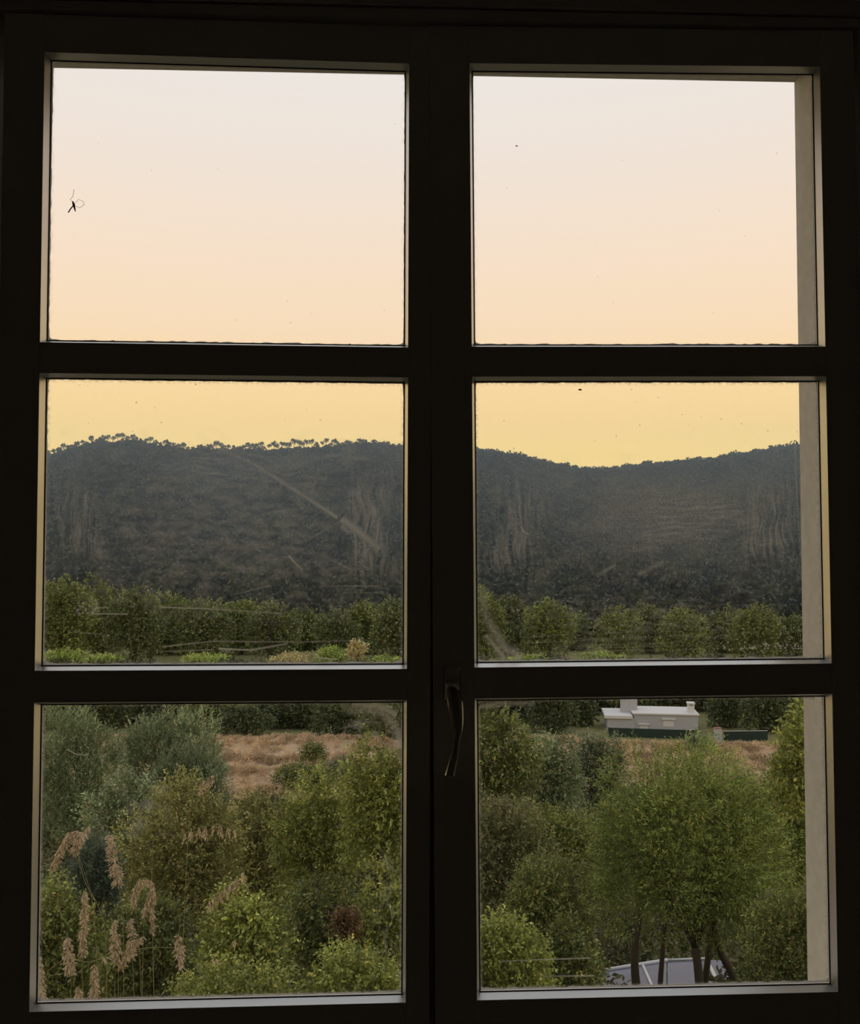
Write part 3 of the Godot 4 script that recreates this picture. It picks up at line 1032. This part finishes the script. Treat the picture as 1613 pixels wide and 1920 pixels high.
	while u < 1560.0:
		if u < 750.0 or u > 880.0:
			var left := u < 800.0
			var k := rng.randi() % 5 + (5 if left else 0)
			var s := rng.randf_range(0.75, 1.3) if left else rng.randf_range(0.6, 1.05)
			var away: float = FAR + [-5.5, 0.5, 6.0][lane % 3]
			lane += 1
			var p := spot(u, crest_row(u), FAR)
			var x := p.x * away / FAR
			var t := thing("ridge_tree", Vector3(x, hill_y(x, away, bumps) - 0.4, -away))
			t.rotation.y = rng.randf() * TAU
			t.scale = Vector3.ONE * s
			part("crown", models[k][0], M.leaf, t)
			part("trunk", models[k][1], M.bark, t)
			tag(t, "small dark tree standing along the left hill's skyline" if left else "small dark tree standing along the right-hand dip of the skyline", "tree", "skyline trees over the left casement" if left else "skyline trees over the right casement")
		u += rng.randf_range(5.5, 11.0) if u < 800.0 else rng.randf_range(8.0, 12.0)

func build_far_trees() -> void:
	rng.seed = 4100
	var green := [lin(0.085, 0.10, 0.028), lin(0.15, 0.165, 0.05), lin(0.17, 0.13, 0.05)]
	var dim := [lin(0.07, 0.085, 0.035), lin(0.12, 0.13, 0.055), lin(0.14, 0.11, 0.05)]
	# u0, v0, u1, v1, distance, label
	var rows := [
		[60, 1076, 170, 1245, 178, green, "rounded tree at the left end of the valley tree belt, tallest there"],
		[140, 1084, 235, 1245, 180, green, "rounded tree second from the left end of the valley tree belt"],
		[205, 1100, 300, 1245, 182, dim, "tree third from the left end of the valley tree belt"],
		[270, 1116, 365, 1240, 184, green, "tree on the falling edge of the left belt, fourth from its end"],
		[335, 1122, 430, 1238, 186, dim, "low spreading tree fifth in the left half of the belt"],
		[400, 1122, 500, 1236, 184, green, "low domed tree in the middle of the left belt"],
		[465, 1132, 560, 1234, 188, dim, "squat tree just right of the left belt's middle"],
		[530, 1142, 620, 1232, 190, green, "lowest tree of the left belt, behind the dip"],
		[590, 1140, 670, 1234, 186, dim, "tree rising right of the dip in the left belt"],
		[640, 1122, 725, 1240, 182, green, "tree in the left belt next to its tall last tree"],
		[695, 1112, 800, 1245, 178, dim, "tall tree at the right end of the left casement's belt"],
		[806, 1105, 872, 1245, 182, green, "tree of the belt mostly hidden by the middle stiles"],
		[870, 1104, 945, 1240, 176, green, "pale-topped tree at the left end of the right casement's belt"],
		[920, 1110, 1000, 1240, 178, dim, "dark tree second from the left in the right casement's belt"],
		[980, 1124, 1078, 1240, 180, green, "broad tree left of the gap in the right belt"],
		[1045, 1146, 1108, 1240, 186, dim, "small tree on the left edge of the gap in the right belt"],
		[1120, 1134, 1200, 1242, 178, green, "domed tree just right of the gap in the belt"],
		[1175, 1130, 1262, 1242, 180, dim, "round dark tree in the middle of the right belt"],
		[1235, 1133, 1328, 1242, 178, green, "broad tree right of the belt's middle in the right casement"],
		[1318, 1136, 1400, 1242, 180, dim, "leaning tree between two broad trees of the right belt"],
		[1370, 1132, 1462, 1242, 177, green, "large tree second from the right end of the belt"],
		[1440, 1148, 1545, 1242, 175, dim, "last tree of the belt beside the grey reveal"],
	]
	for i in rows.size():
		var r: Array = rows[i]
		r[4] += 9.0 if i % 2 else -7.0
		plant("valley_tree", r[6], "tree", "tree belt across the valley", r[0] - 9, r[1] - 2, r[2] + 9, r[3] + 8, r[4], {"leafpx": 5.2, "slim": 0.62, "per": 4, "shootpx": 10.0, "lumps": 18, "up": 0.35, "low": -0.98, "deep": 0.45, "pal": r[5], "cover": 3.4, "boughs": 4})
	# grass and low shrubs in front of the belt
	var lime := [lin(0.17, 0.21, 0.05), lin(0.28, 0.31, 0.09), lin(0.34, 0.27, 0.12)]
	var straw := [lin(0.30, 0.25, 0.12), lin(0.42, 0.34, 0.19), lin(0.45, 0.34, 0.2)]
	var shrubs := [
		[80, 1218, 165, 1250, 160, lime, "bright green grass clump in the lower left corner of the valley view"],
		[150, 1228, 235, 1252, 158, lime, "low bright shrub next to the corner grass clump"],
		[330, 1226, 440, 1252, 160, lime, "low green shrub at the foot of the left belt's middle"],
		[500, 1224, 600, 1250, 162, straw, "straw-coloured scrub under the dip of the left belt"],
		[585, 1212, 660, 1250, 158, lime, "grey-green bush right of the straw scrub"],
		[650, 1200, 690, 1246, 151, straw, "pale dry bush standing out near the left belt's foot"],
		[680, 1232, 765, 1252, 156, lime, "small yellow-green bushes beside the middle stile"],
		[955, 1228, 1040, 1248, 160, lime, "low bright shrub at the foot of the right belt's left part"],
		[1075, 1224, 1180, 1248, 160, lime, "yellow-green shrub below the gap of the right belt"],
	]
	for r in shrubs:
		plant("valley_shrub", r[6], "shrub", "shrubs at the foot of the tree belt", r[0], r[1], r[2], r[3], r[4], {"leafpx": 4.0, "slim": 0.55, "per": 4, "shootpx": 8.0, "lumps": 8, "up": 0.7, "pal": r[5], "cover": 3.0, "boughs": 3})
	# hedge and trees between the belt and the field
	var dark := [lin(0.045, 0.058, 0.024), lin(0.085, 0.098, 0.04), lin(0.11, 0.09, 0.05)]
	var mid := [lin(0.085, 0.10, 0.045), lin(0.15, 0.16, 0.075), lin(0.2, 0.15, 0.08)]
	var hedge := [
		[20, 1282, 150, 1374, 119, mid, "grey-green hedge tree behind the leftmost feathery tree"],
		[135, 1286, 250, 1374, 115, dark, "dark hedge tree seen between the feathery trees' tops"],
		[235, 1284, 332, 1372, 121.5, mid, "grey-green hedge tree above the second feathery tree"],
		[336, 1290, 470, 1372, 117, mid, "pale green hedge tree at the left end of the field hedge"],
		[400, 1322, 520, 1384, 113.5, dark, "dark hedge tree above the left end of the field"],
		[494, 1298, 612, 1392, 117.5, dark, "dark hedge tree in the middle of the field's far edge"],
		[580, 1302, 700, 1396, 112, dark, "blackish hedge tree above the right part of the field"],
		[672, 1305, 800, 1398, 108, mid, "greyer hedge tree by the dusty upper right corner"],
		[985, 1280, 1085, 1390, 113, dark, "dark hedge tree left of the white farm building"],
		[1050, 1288, 1126, 1384, 117, dark, "blackish tree touching the white building's left end"],
		[1120, 1268, 1230, 1356, 124, mid, "green tree behind the white building's thick chimney"],
		[1205, 1272, 1315, 1356, 127, mid, "green tree behind the white building's right half"],
		[1322, 1285, 1400, 1386, 115, dark, "dark tree between the white building and the gate"],
		[1378, 1280, 1490, 1390, 112, dark, "dark tree behind the green gate"],
		[1488, 1285, 1590, 1394, 108.5, dark, "dark tree at the hedge's right end behind the bright foliage"],
	]
	for r in hedge:
		plant("hedge_tree", r[6], "tree", "hedge behind the mown field", r[0], r[1], r[2], r[3], r[4], {"leafpx": 5.5, "slim": 0.6, "per": 4, "shootpx": 9.0, "lumps": 14, "up": 0.3, "low": -0.98, "deep": 0.36, "pal": r[5], "cover": 3.4, "boughs": 4})

# ================================================================ house, fence, gate, shed
func build_house() -> void:
	var d := 113.0
	var s := (d + EYE.z) / FOCAL
	var base := spot(1222, 1388, d)
	base.y = -26.1
	var h := thing("farm_building", base)
	h.rotation_degrees.y = -9.0
	tag(h, "low white flat-roofed farm building with a thick chimney block", "building")
	var top := spot(1222, 1340, d).y - base.y
	var L := func(u: float) -> float: return (u - 1222.0) * s
	var st := st_new()
	box(st, Vector3(L.call(1190), -0.3, -4.6), Vector3(L.call(1308), top, 0.0), 0.03)
	part("main_wall", done(st), M.render_wall, h)
	st = st_new()
	box(st, Vector3(L.call(1140), -0.3, -4.4), Vector3(L.call(1190) + 0.05, top - 0.55, 0.25), 0.03)
	part("annex_wall", done(st), M.render_wall, h)
	st = st_new()
	box(st, Vector3(L.call(1187), top, -4.8), Vector3(L.call(1310), top + 0.22, 0.18), 0.03)
	part("roof_slab", done(st), M.whitewash, h)
	st = st_new()
	box(st, Vector3(L.call(1135), top - 0.55, -4.6), Vector3(L.call(1187), top - 0.12, 0.5), 0.03)
	part("annex_roof", done(st), M.whitewash, h)
	st = st_new()
	box(st, Vector3(L.call(1169), top - 0.2, -3.2), Vector3(L.call(1199), top + 3.4, -1.6), 0.03)
	part("chimney_block", done(st), M.render_wall, h)
	var ch := Node3D.new()
	ch.name = "chimney"
	h.add_child(ch)
	ch.position = Vector3(L.call(1297), top + 0.2, -1.0)
	for b in [["shaft", Vector3(-0.42, 0, -0.42), Vector3(0.42, 0.95, 0.42)], ["cap", Vector3(-0.5, 1.15, -0.5), Vector3(0.5, 1.38, 0.5)]]:
		st = st_new()
		box(st, b[1], b[2], 0.03)
		part(b[0], done(st), M.whitewash, ch)
	for c in [[-1, -1], [1, -1], [-1, 1], [1, 1]]:
		st = st_new()
		box(st, Vector3(c[0] * 0.34 - 0.08, 0.9, c[1] * 0.34 - 0.08), Vector3(c[0] * 0.34 + 0.08, 1.2, c[1] * 0.34 + 0.08))
		part("cap_post", done(st), M.whitewash, ch)
	for w in [[1241, 1266, top - 0.62, top - 0.42], [1198, 1218, top - 1.35, top - 1.18]]:
		st = st_new()
		box(st, Vector3(L.call(w[0]), w[2], -0.02), Vector3(L.call(w[1]), w[3], 0.22), 0.01)
		part("lintel_hood", done(st), M.whitewash, h)
		st = st_new()
		box(st, Vector3(L.call(w[0]) + 0.2, w[2] - 0.9, -0.02), Vector3(L.call(w[1]) - 0.2, w[2] - 0.1, 0.03), 0.01)
		part("shutter", done(st), M.whitewash, h)
	# green net fence in front of the house
	var fence := thing("net_fence", Vector3(spot(1143, 1385, 110.0).x, -26.0, -110.5))
	tag(fence, "dark green windbreak fence in front of the white building", "fence")
	var len := (1306.0 - 1143.0) * 111.7 / FOCAL
	fence.rotation_degrees.y = -11.0
	var hi := spot(1222, 1365, 110.0).y + 26.0
	st = st_new()
	box(st, Vector3(0, -0.1, -0.02), Vector3(len, hi, 0.02))
	part("net", done(st), M.net, fence)
	for i in 6:
		st = st_new()
		tube(st, [Vector3(len * i / 5.0, -0.3, -0.06), Vector3(len * i / 5.0, hi + 0.08, -0.06)], [0.04, 0.04], 6)
		part("post", done(st), M.dark, fence)
	# gate and its brick post
	var gp := spot(1347, 1398, 106.5)
	var post := thing("gate_post", Vector3(gp.x, -26.0, gp.z))
	tag(post, "pale masonry post beside the dark green gate", "post")
	var ph := spot(1347, 1364, 106.5).y + 26.0
	st = st_new()
	box(st, Vector3(-0.45, -0.3, -0.3), Vector3(0.42, ph - 0.12, 0.3), 0.04)
	part("shaft", done(st), M.render_wall, post)
	st = st_new()
	box(st, Vector3(-0.48, ph - 0.12, -0.34), Vector3(0.46, ph, 0.34), 0.04)
	part("coping", done(st), M.brick, post)
	var g0 := spot(1357, 1400, 106.5)
	var g1 := spot(1440, 1400, 106.5)
	var gate := thing("gate", Vector3(g0.x, -26.0, g0.z))
	tag(gate, "dark green panel gate right of the pale post", "gate")
	var gh := spot(1390, 1370, 106.5).y + 26.0
	var gw := g1.x - g0.x
	st = st_new()
	box(st, Vector3(0.05, 0.05, -0.03), Vector3(gw, gh - 0.06, 0.03), 0.01)
	part("panel", done(st), M.net, gate)
	st = st_new()
	box(st, Vector3(0, gh - 0.08, -0.05), Vector3(gw, gh, 0.05), 0.01)
	part("top_rail", done(st), M.render_wall, gate)
	# low blue-grey roof under the tree
	var a := 20.0
	var rp := spot(1250, 1850, a)
	var shed := thing("lean_to", Vector3(rp.x, ground(rp.x, a), rp.z))
	tag(shed, "low blue-grey sheet roof with pale edging behind the tree trunks", "shed roof")
	var y := func(v: float, dd: float) -> float: return spot(1250, v, dd).y - ground(rp.x, a)
	var quads := [
		["roof_sheet", [[1118, 1824, 22.5], [1250, 1803, 22.5], [1250, 1880, 19.0], [1095, 1880, 19.0]], M.sheet_metal],
		["roof_sheet", [[1252, 1803, 22.5], [1322, 1800, 22.5], [1362, 1880, 19.0], [1252, 1880, 19.0]], M.sheet_metal],
		["roof_sheet", [[1328, 1800, 22.5], [1368, 1801, 22.5], [1392, 1845, 20.4], [1404, 1880, 19.0], [1364, 1880, 19.0]], M.sheet_metal],
	]
	for q in quads:
		st = st_new()
		var top_face := []
		for p in q[1]:
			top_face.append(spot(p[0], p[1], p[2]) - shed.position)
		slab(st, top_face, 0.05)
		part(q[0], done(st), q[2], shed)
	for e in [[[1116, 1824, 22.5], [1252, 1802, 22.5], 0.05], [[1252, 1802, 22.5], [1324, 1799, 22.5], 0.03], [[1324, 1799, 22.4], [1364, 1880, 18.9], 0.05], [[1206, 1812, 22.4], [1236, 1880, 18.9], 0.035]]:
		st = st_new()
		var p0 := spot(e[0][0], e[0][1], e[0][2]) - shed.position + Vector3(0, 0.03, 0)
		var p1 := spot(e[1][0], e[1][1], e[1][2]) - shed.position + Vector3(0, 0.03, 0)
		tube(st, [p0, p1], [e[2], e[2]], 6)
		part("edge_trim", done(st), M.whitewash, shed)
	for u in [1125, 1250, 1355]:
		var p2 := spot(u, 1850, 20.6) - shed.position
		st = st_new()
		tube(st, [Vector3(p2.x, -0.4, p2.z), Vector3(p2.x, p2.y - 0.06, p2.z)], [0.06, 0.06], 6)
		part("post", done(st), M.bark, shed)

func slab(st: SurfaceTool, f: Array, th: float) -> void:
	var c := Vector3.ZERO
	for p in f:
		c += p
	c = c / f.size() - Vector3(0, th * 0.5, 0)
	var low := []
	for p in f:
		low.append(p - Vector3(0, th, 0))
	for i in f.size():
		var n := (i + 1) % f.size()
		face(st, [f[i], f[n], low[n], low[i]], c)
	face(st, f.duplicate(), c)
	face(st, low, c)

# ================================================================ the near vegetation
func build_slope_plants() -> void:
	rng.seed = 5200
	var sage := [lin(0.105, 0.125, 0.062), lin(0.20, 0.225, 0.125), lin(0.22, 0.18, 0.09)]
	var sage_dark := [lin(0.07, 0.085, 0.045), lin(0.14, 0.16, 0.09), lin(0.16, 0.13, 0.07)]
	var gold := [lin(0.115, 0.110, 0.035), lin(0.24, 0.225, 0.08), lin(0.26, 0.18, 0.08)]
	var lush := [lin(0.10, 0.115, 0.028), lin(0.23, 0.235, 0.065), lin(0.30, 0.26, 0.07)]
	var deep := [lin(0.065, 0.078, 0.024), lin(0.155, 0.165, 0.05), lin(0.20, 0.16, 0.06)]
	var umber := [lin(0.085, 0.082, 0.034), lin(0.17, 0.16, 0.066), lin(0.20, 0.155, 0.08)]
	var rust := [lin(0.07, 0.042, 0.022), lin(0.115, 0.062, 0.03), lin(0.15, 0.13, 0.04)]
	var blue := [lin(0.045, 0.062, 0.045), lin(0.085, 0.105, 0.08), lin(0.1, 0.1, 0.07)]
	var feather := {"leafpx": 8.0, "slim": 0.24, "per": 8, "shootpx": 26.0, "up": 1.3, "along": 1.2, "lumps": 16, "cover": 2.9}
	var small := {"leafpx": 6.6, "slim": 0.46, "per": 7, "shootpx": 22.0, "up": 0.45, "lumps": 15, "cover": 3.2, "dry": 0.06}
	var broad := {"leafpx": 8.6, "slim": 0.5, "per": 6, "shootpx": 26.0, "up": 0.4, "lumps": 13, "cover": 3.2}
	var list := [
		# far shrubs round the field
		["field_bush", "small round bush alone in the tan field", 560, 1392, 612, 1440, 84, small, deep],
		["field_bush", "dark low bush at the near edge of the tan field", 505, 1430, 640, 1490, 62, small, deep],
		["field_bush", "grey-green bush below the field's right end", 600, 1418, 705, 1490, 58, small, sage_dark],
		["field_bush", "low leafy bush in front of the pale gate post", 1280, 1375, 1345, 1420, 84, small, sage],
		# left casement
		["tamarisk", "feathery grey-green tree reaching the left edge of the bottom left pane", 20, 1328, 250, 1640, 33, feather, sage],
		["tamarisk", "feathery grey-green tree left of the tan field", 190, 1322, 425, 1570, 39, feather, sage],
		["tamarisk", "shorter feathery tree right behind the olive-yellow bush", 270, 1390, 440, 1600, 29, feather, sage_dark],
		["shrub", "grey-green shrub lobe behind the leftmost large plume", 148, 1440, 330, 1660, 18, small, sage],
		["shrub", "olive-yellow small-leaved shrub in the middle of the bottom left pane", 225, 1452, 470, 1790, 15.2, small, gold],
		["shrub", "olive-brown shrub beside the bright green one, below the field", 390, 1466, 600, 1800, 17.6, small, gold],
		["shrub", "bright green shrub right of the middle in the bottom left pane", 500, 1440, 690, 1720, 14.6, small, lush],
		["shrub", "tall yellow-green shrub against the right edge of the bottom left pane", 625, 1366, 810, 1700, 12.6, broad, lush],
		["bluish_bush", "smooth blue-grey bush behind the tall plumes", 125, 1560, 235, 1760, 13, feather, blue],
		["shrub", "dark leafy shrub in the lower left corner behind the reeds", 20, 1640, 210, 1960, 10.2, broad, deep],
		["shrub", "dark green shrub low among the reed plumes", 170, 1660, 390, 1960, 11.8, broad, deep],
		["shrub", "mid-green shrub under the slanting reed", 360, 1660, 560, 1900, 10.3, broad, lush],
		["shrub", "dense green shrub low in the middle right of the bottom left pane", 520, 1640, 700, 1880, 12.2, broad, deep],
		["shrub", "deep green shrub low against the right edge of the bottom left pane", 640, 1620, 830, 1900, 10.8, broad, lush],
		["rust_bush", "rust-red leaved bush low in the bottom left pane", 612, 1698, 682, 1776, 10.2, small, rust],
		["shrub", "bright low shrub along the bottom right of the left pane", 560, 1770, 770, 1960, 9.3, broad, lush],
		["shrub", "bright low shrub along the bottom middle of the left pane", 290, 1800, 570, 1980, 8.6, broad, lush],
		# right casement
		["shrub", "leafy dark shrub in the upper left of the bottom right pane", 850, 1318, 1020, 1560, 19.5, broad, deep],
		["shrub", "pale-tipped shrub left of the white building's field", 970, 1356, 1100, 1600, 21.5, small, sage],
		["shrub", "greyish shrub with dark core before the field's left end", 1060, 1366, 1180, 1540, 24, small, sage_dark],
		["shrub", "brownish shrub down the left edge of the bottom right pane", 840, 1480, 1050, 1760, 16.4, small, umber],
		["shrub", "green shrub left of the big willowy tree", 960, 1500, 1140, 1740, 18.6, small, lush],
		["dark_bush", "shadowy dark bush low left of the big willowy tree", 930, 1590, 1130, 1840, 13.4, small, deep],
		["shrub", "bright leafy shrub in the lower left corner of the bottom right pane", 850, 1690, 1040, 1960, 11, broad, lush],
		["shrub", "leafy shrub low between the corner shrub and the blue-grey roof", 980, 1720, 1140, 1960, 12.4, broad, deep],
		["broadleaf_tree", "bright broad-leaved tree against the grey reveal", 1425, 1296, 1640, 1600, 11.4, broad, lush],
		["shrub", "dark shrub low against the grey reveal", 1390, 1640, 1620, 1960, 12.6, small, deep],
	]
	for e in list:
		var o: Dictionary = e[7].duplicate()
		o.pal = e[8]
		if e[6] > 50.0:
			o.leafpx = 5.0
			o.shootpx = 13.0
			o.per = 4
		plant(e[0], e[1], "tree" if "tree" in e[0] or e[0] == "tamarisk" else "shrub", "vegetation on the slope", e[2], e[3], e[4], e[5], e[6], o)
	# the big willowy tree with several trunks
	var big := {"leafpx": 8.4, "slim": 0.26, "per": 8, "shootpx": 30.0, "up": 0.35, "along": 0.9, "lumps": 26, "cover": 3.4, "pal": [lin(0.085, 0.105, 0.026), lin(0.22, 0.25, 0.07), lin(0.26, 0.22, 0.07)], "boughs": 14, "low": -0.75, "trunk": 0.09}
	var t := plant("willowy_tree", "big willowy tree filling the middle of the bottom right pane", "tree", "vegetation on the slope", 1085, 1388, 1500, 1826, 15, big)
	var right_part: Dictionary = big.duplicate()
	right_part.lumps = 14
	plant("willowy_tree", "willowy tree right behind the big one, touching the reveal", "tree", "vegetation on the slope", 1360, 1420, 1600, 1760, 19.5, right_part)
	for q in [[1196, 1885, 1190, 1780, 0.09], [1236, 1885, 1244, 1770, 0.055], [1318, 1880, 1330, 1770, 0.07], [1382, 1850, 1345, 1770, 0.09]]:
		var st := st_new()
		var p0 := spot(q[0], q[1], 15.4) - t.position
		var p1 := spot(q[2], q[3], 15.1) - t.position
		var low := Vector3(p0.x, minf(p0.y, 0.0) - 0.5, p0.z)
		tube(st, curve([low, p0, p1, p1 + Vector3((1290.0 - q[2]) * 0.002, 0.9, 0)], 8), [q[4] * 1.1, q[4] * 1.1, q[4], q[4], q[4] * 0.9, q[4] * 0.8, q[4] * 0.7, q[4] * 0.5, q[4] * 0.3], 7)
		part("trunk", done(st), M.bark, t)

# low scrub that covers the slope between the shrubs, and the strip behind the field
func build_undergrowth() -> void:
	var spec := [["undergrowth", "low mixed scrub covering the slope between the shrubs", 1500, 8.0, 76.0, 0.9, lin(0.115, 0.125, 0.045)], ["valley_scrub", "dark scrub on the valley floor behind the field hedge", 800, 119.0, 158.0, 2.4, lin(0.075, 0.09, 0.04)]]
	for k in spec.size():
		var e: Array = spec[k]
		rng.seed = 6100 + k
		var clump := leafy(Vector3(0, 0.55, 0), Vector3(1.0, 0.75, 1.0), {"lumps": 9, "shoots": 330 if k == 0 else 120, "per": 5, "leaf": 0.15 if k == 0 else 0.26, "slim": 0.45, "shoot": 0.34, "up": 0.5, "pal": [lin(0.75, 0.8, 0.7), lin(1.25, 1.2, 1.2), lin(1.4, 1.0, 0.8)]})
		var mm := MultiMesh.new()
		mm.transform_format = MultiMesh.TRANSFORM_3D
		mm.use_colors = true
		mm.mesh = clump
		var spots := []
		while spots.size() < e[2]:
			var d: float = sqrt(rng.randf_range(e[3] * e[3], e[4] * e[4])) if k else pow(rng.randf(), 0.8) * (e[4] - e[3]) + e[3]
			var x: float = (d + 2.0) * rng.randf_range(-0.52, 0.60)
			if k == 1 and d < 124.0 and x > 24.0 and x < 44.0:
				continue
			if d < 25.0 and x / (d + 1.2) > 0.20 and x / (d + 1.2) < 0.42:
				continue
			var s: float = e[5] * rng.randf_range(0.6, 1.3) * (1.0 if k else clampf(0.7 + d * 0.022, 0.8, 2.2))
			spots.append([Vector3(x, ground(x, d) - 0.15, -d), s])
		mm.instance_count = spots.size()
		for i in spots.size():
			mm.set_instance_transform(i, Transform3D(Basis(Vector3.UP, rng.randf() * TAU).scaled(Vector3.ONE * spots[i][1]), spots[i][0]))
			var g := rng.randf_range(0.6, 1.4)
			mm.set_instance_color(i, Color(e[6].r * g * rng.randf_range(0.8, 1.3), e[6].g * g, e[6].b * g))
		var o := MultiMeshInstance3D.new()
		o.multimesh = mm
		o.material_override = M.leaf
		o.name = e[0]
		add_child(o)
		tag(o, e[1], "scrub", "", "stuff")

func build_reeds() -> void:
	reed("tallest reed, its broad plume bowing to the left above the others", 6.0, [[200, 1800], [165, 1670], [142, 1595], [148, 1556], [130, 1560], [112, 1592], [97, 1630]], 0.62, 95, 0.45, false, 1, 2.4)
	reed("reed with a hanging tip curling right beside the tallest plume", 6.3, [[180, 1760], [150, 1620], [148, 1562], [168, 1548]], 0.82, 30, 0.5, false, 2)
	reed("upright narrow plume right of the tallest reed, before the blue-grey bush", 6.2, [[232, 1780], [222, 1660], [204, 1562]], 0.58, 78, 0.45, false, 3, 1.5)
	reed("drooping plume halfway down on a straight stem, second from the left", 5.8, [[155, 1850], [155, 1760], [160, 1668]], 0.35, 78, 0.6, false, 4, 1.3)
	reed("short upright plume low near the left edge, below the drooping one", 5.7, [[133, 1870], [131, 1815], [127, 1754]], 0.42, 62, 0.5, false, 5, 1.3)
	reed("arched plume at the top of the reed cluster", 6.1, [[262, 1790], [250, 1690], [262, 1645], [285, 1650], [290, 1690]], 0.45, 80, 0.7, false, 6, 1.1)
	reed("long hanging plume on the right side of the reed cluster", 6.1, [[268, 1800], [272, 1700], [282, 1668], [287, 1750]], 0.42, 95, 0.75, false, 7, 1.2)
	reed("narrow plume on the left side of the reed cluster", 5.9, [[222, 1850], [219, 1790], [215, 1722]], 0.35, 70, 0.5, false, 8, 1.1)
	reed("narrow plume in the centre of the reed cluster", 6.0, [[250, 1830], [248, 1780], [245, 1720]], 0.35, 55, 0.5, false, 9)
	reed("broad low plume under the cluster, on the long arched stem", 5.9, [[215, 1850], [230, 1800], [245, 1765], [270, 1755]], 0.35, 60, 0.6, false, 10, 1.5)
	reed("slanting reed with a one-sided tassel pointing right", 6.4, [[335, 1760], [370, 1705], [400, 1682], [432, 1655], [460, 1632]], 0.52, 70, 0.8, true, 11, 1.0)
	reed("thin arching reed with hanging tassels in front of the olive-yellow bush", 6.6, [[285, 1620], [318, 1578], [370, 1552], [410, 1545], [446, 1556]], 0.45, 80, 0.9, true, 12, 0.6)
	reed("small tasselled reed tip below the tan field", 6.8, [[350, 1620], [362, 1490], [380, 1462], [408, 1448]], 0.80, 40, 0.9, true, 13, 0.8)
	reed("long bare reed stem arching across the lower left", 5.6, [[78, 1872], [180, 1805], [250, 1780], [310, 1776], [365, 1783], [410, 1800]], 0.97, 8, 0.5, false, 14, 0.5)
	reed("second bare reed stem crossing the lower left corner", 5.6, [[84, 1880], [130, 1838], [160, 1810], [200, 1792]], 0.97, 6, 0.5, false, 15, 0.5)
	reed("plume touching the left edge of the pane, lowest left", 5.6, [[76, 1880], [74, 1840], [73, 1792]], 0.3, 55, 0.5, false, 16, 1.1)
	reed("drooping plume in the bottom left corner", 5.5, [[84, 1900], [80, 1860], [78, 1845]], 0.2, 45, 0.6, false, 17)
	reed("plume near the bottom below the cluster", 5.6, [[180, 1895], [177, 1850], [177, 1806]], 0.25, 70, 0.55, false, 18, 1.2)
	reed("lowest plume left of the one below the cluster", 5.5, [[148, 1900], [146, 1875], [147, 1848]], 0.2, 45, 0.6, false, 19, 1.2)
	reed("small arched green stem right of the reed cluster", 6.5, [[520, 1830], [508, 1785], [480, 1760], [455, 1757], [438, 1764]], 0.97, 6, 0.5, false, 20, 0.5)
	reed("short stubby plume between the cluster and the slanting reed", 6.0, [[338, 1850], [336, 1800], [335, 1750]], 0.4, 50, 0.5, false, 21, 0.9)

func build_haze() -> void:
	var fog := FogVolume.new()
	fog.name = "valley_haze"
	fog.shape = RenderingServer.FOG_VOLUME_SHAPE_BOX
	fog.size = Vector3(1300, 130, 560)
	fog.position = Vector3(30, 34, -486)
	var m := FogMaterial.new()
	m.albedo = Color(0.80, 0.90, 1.0)
	m.density = 0.0007
	fog.material = m
	tag(fog, "thin bluish evening haze over the valley and hill", "haze", "", "stuff")
	add_child(fog)
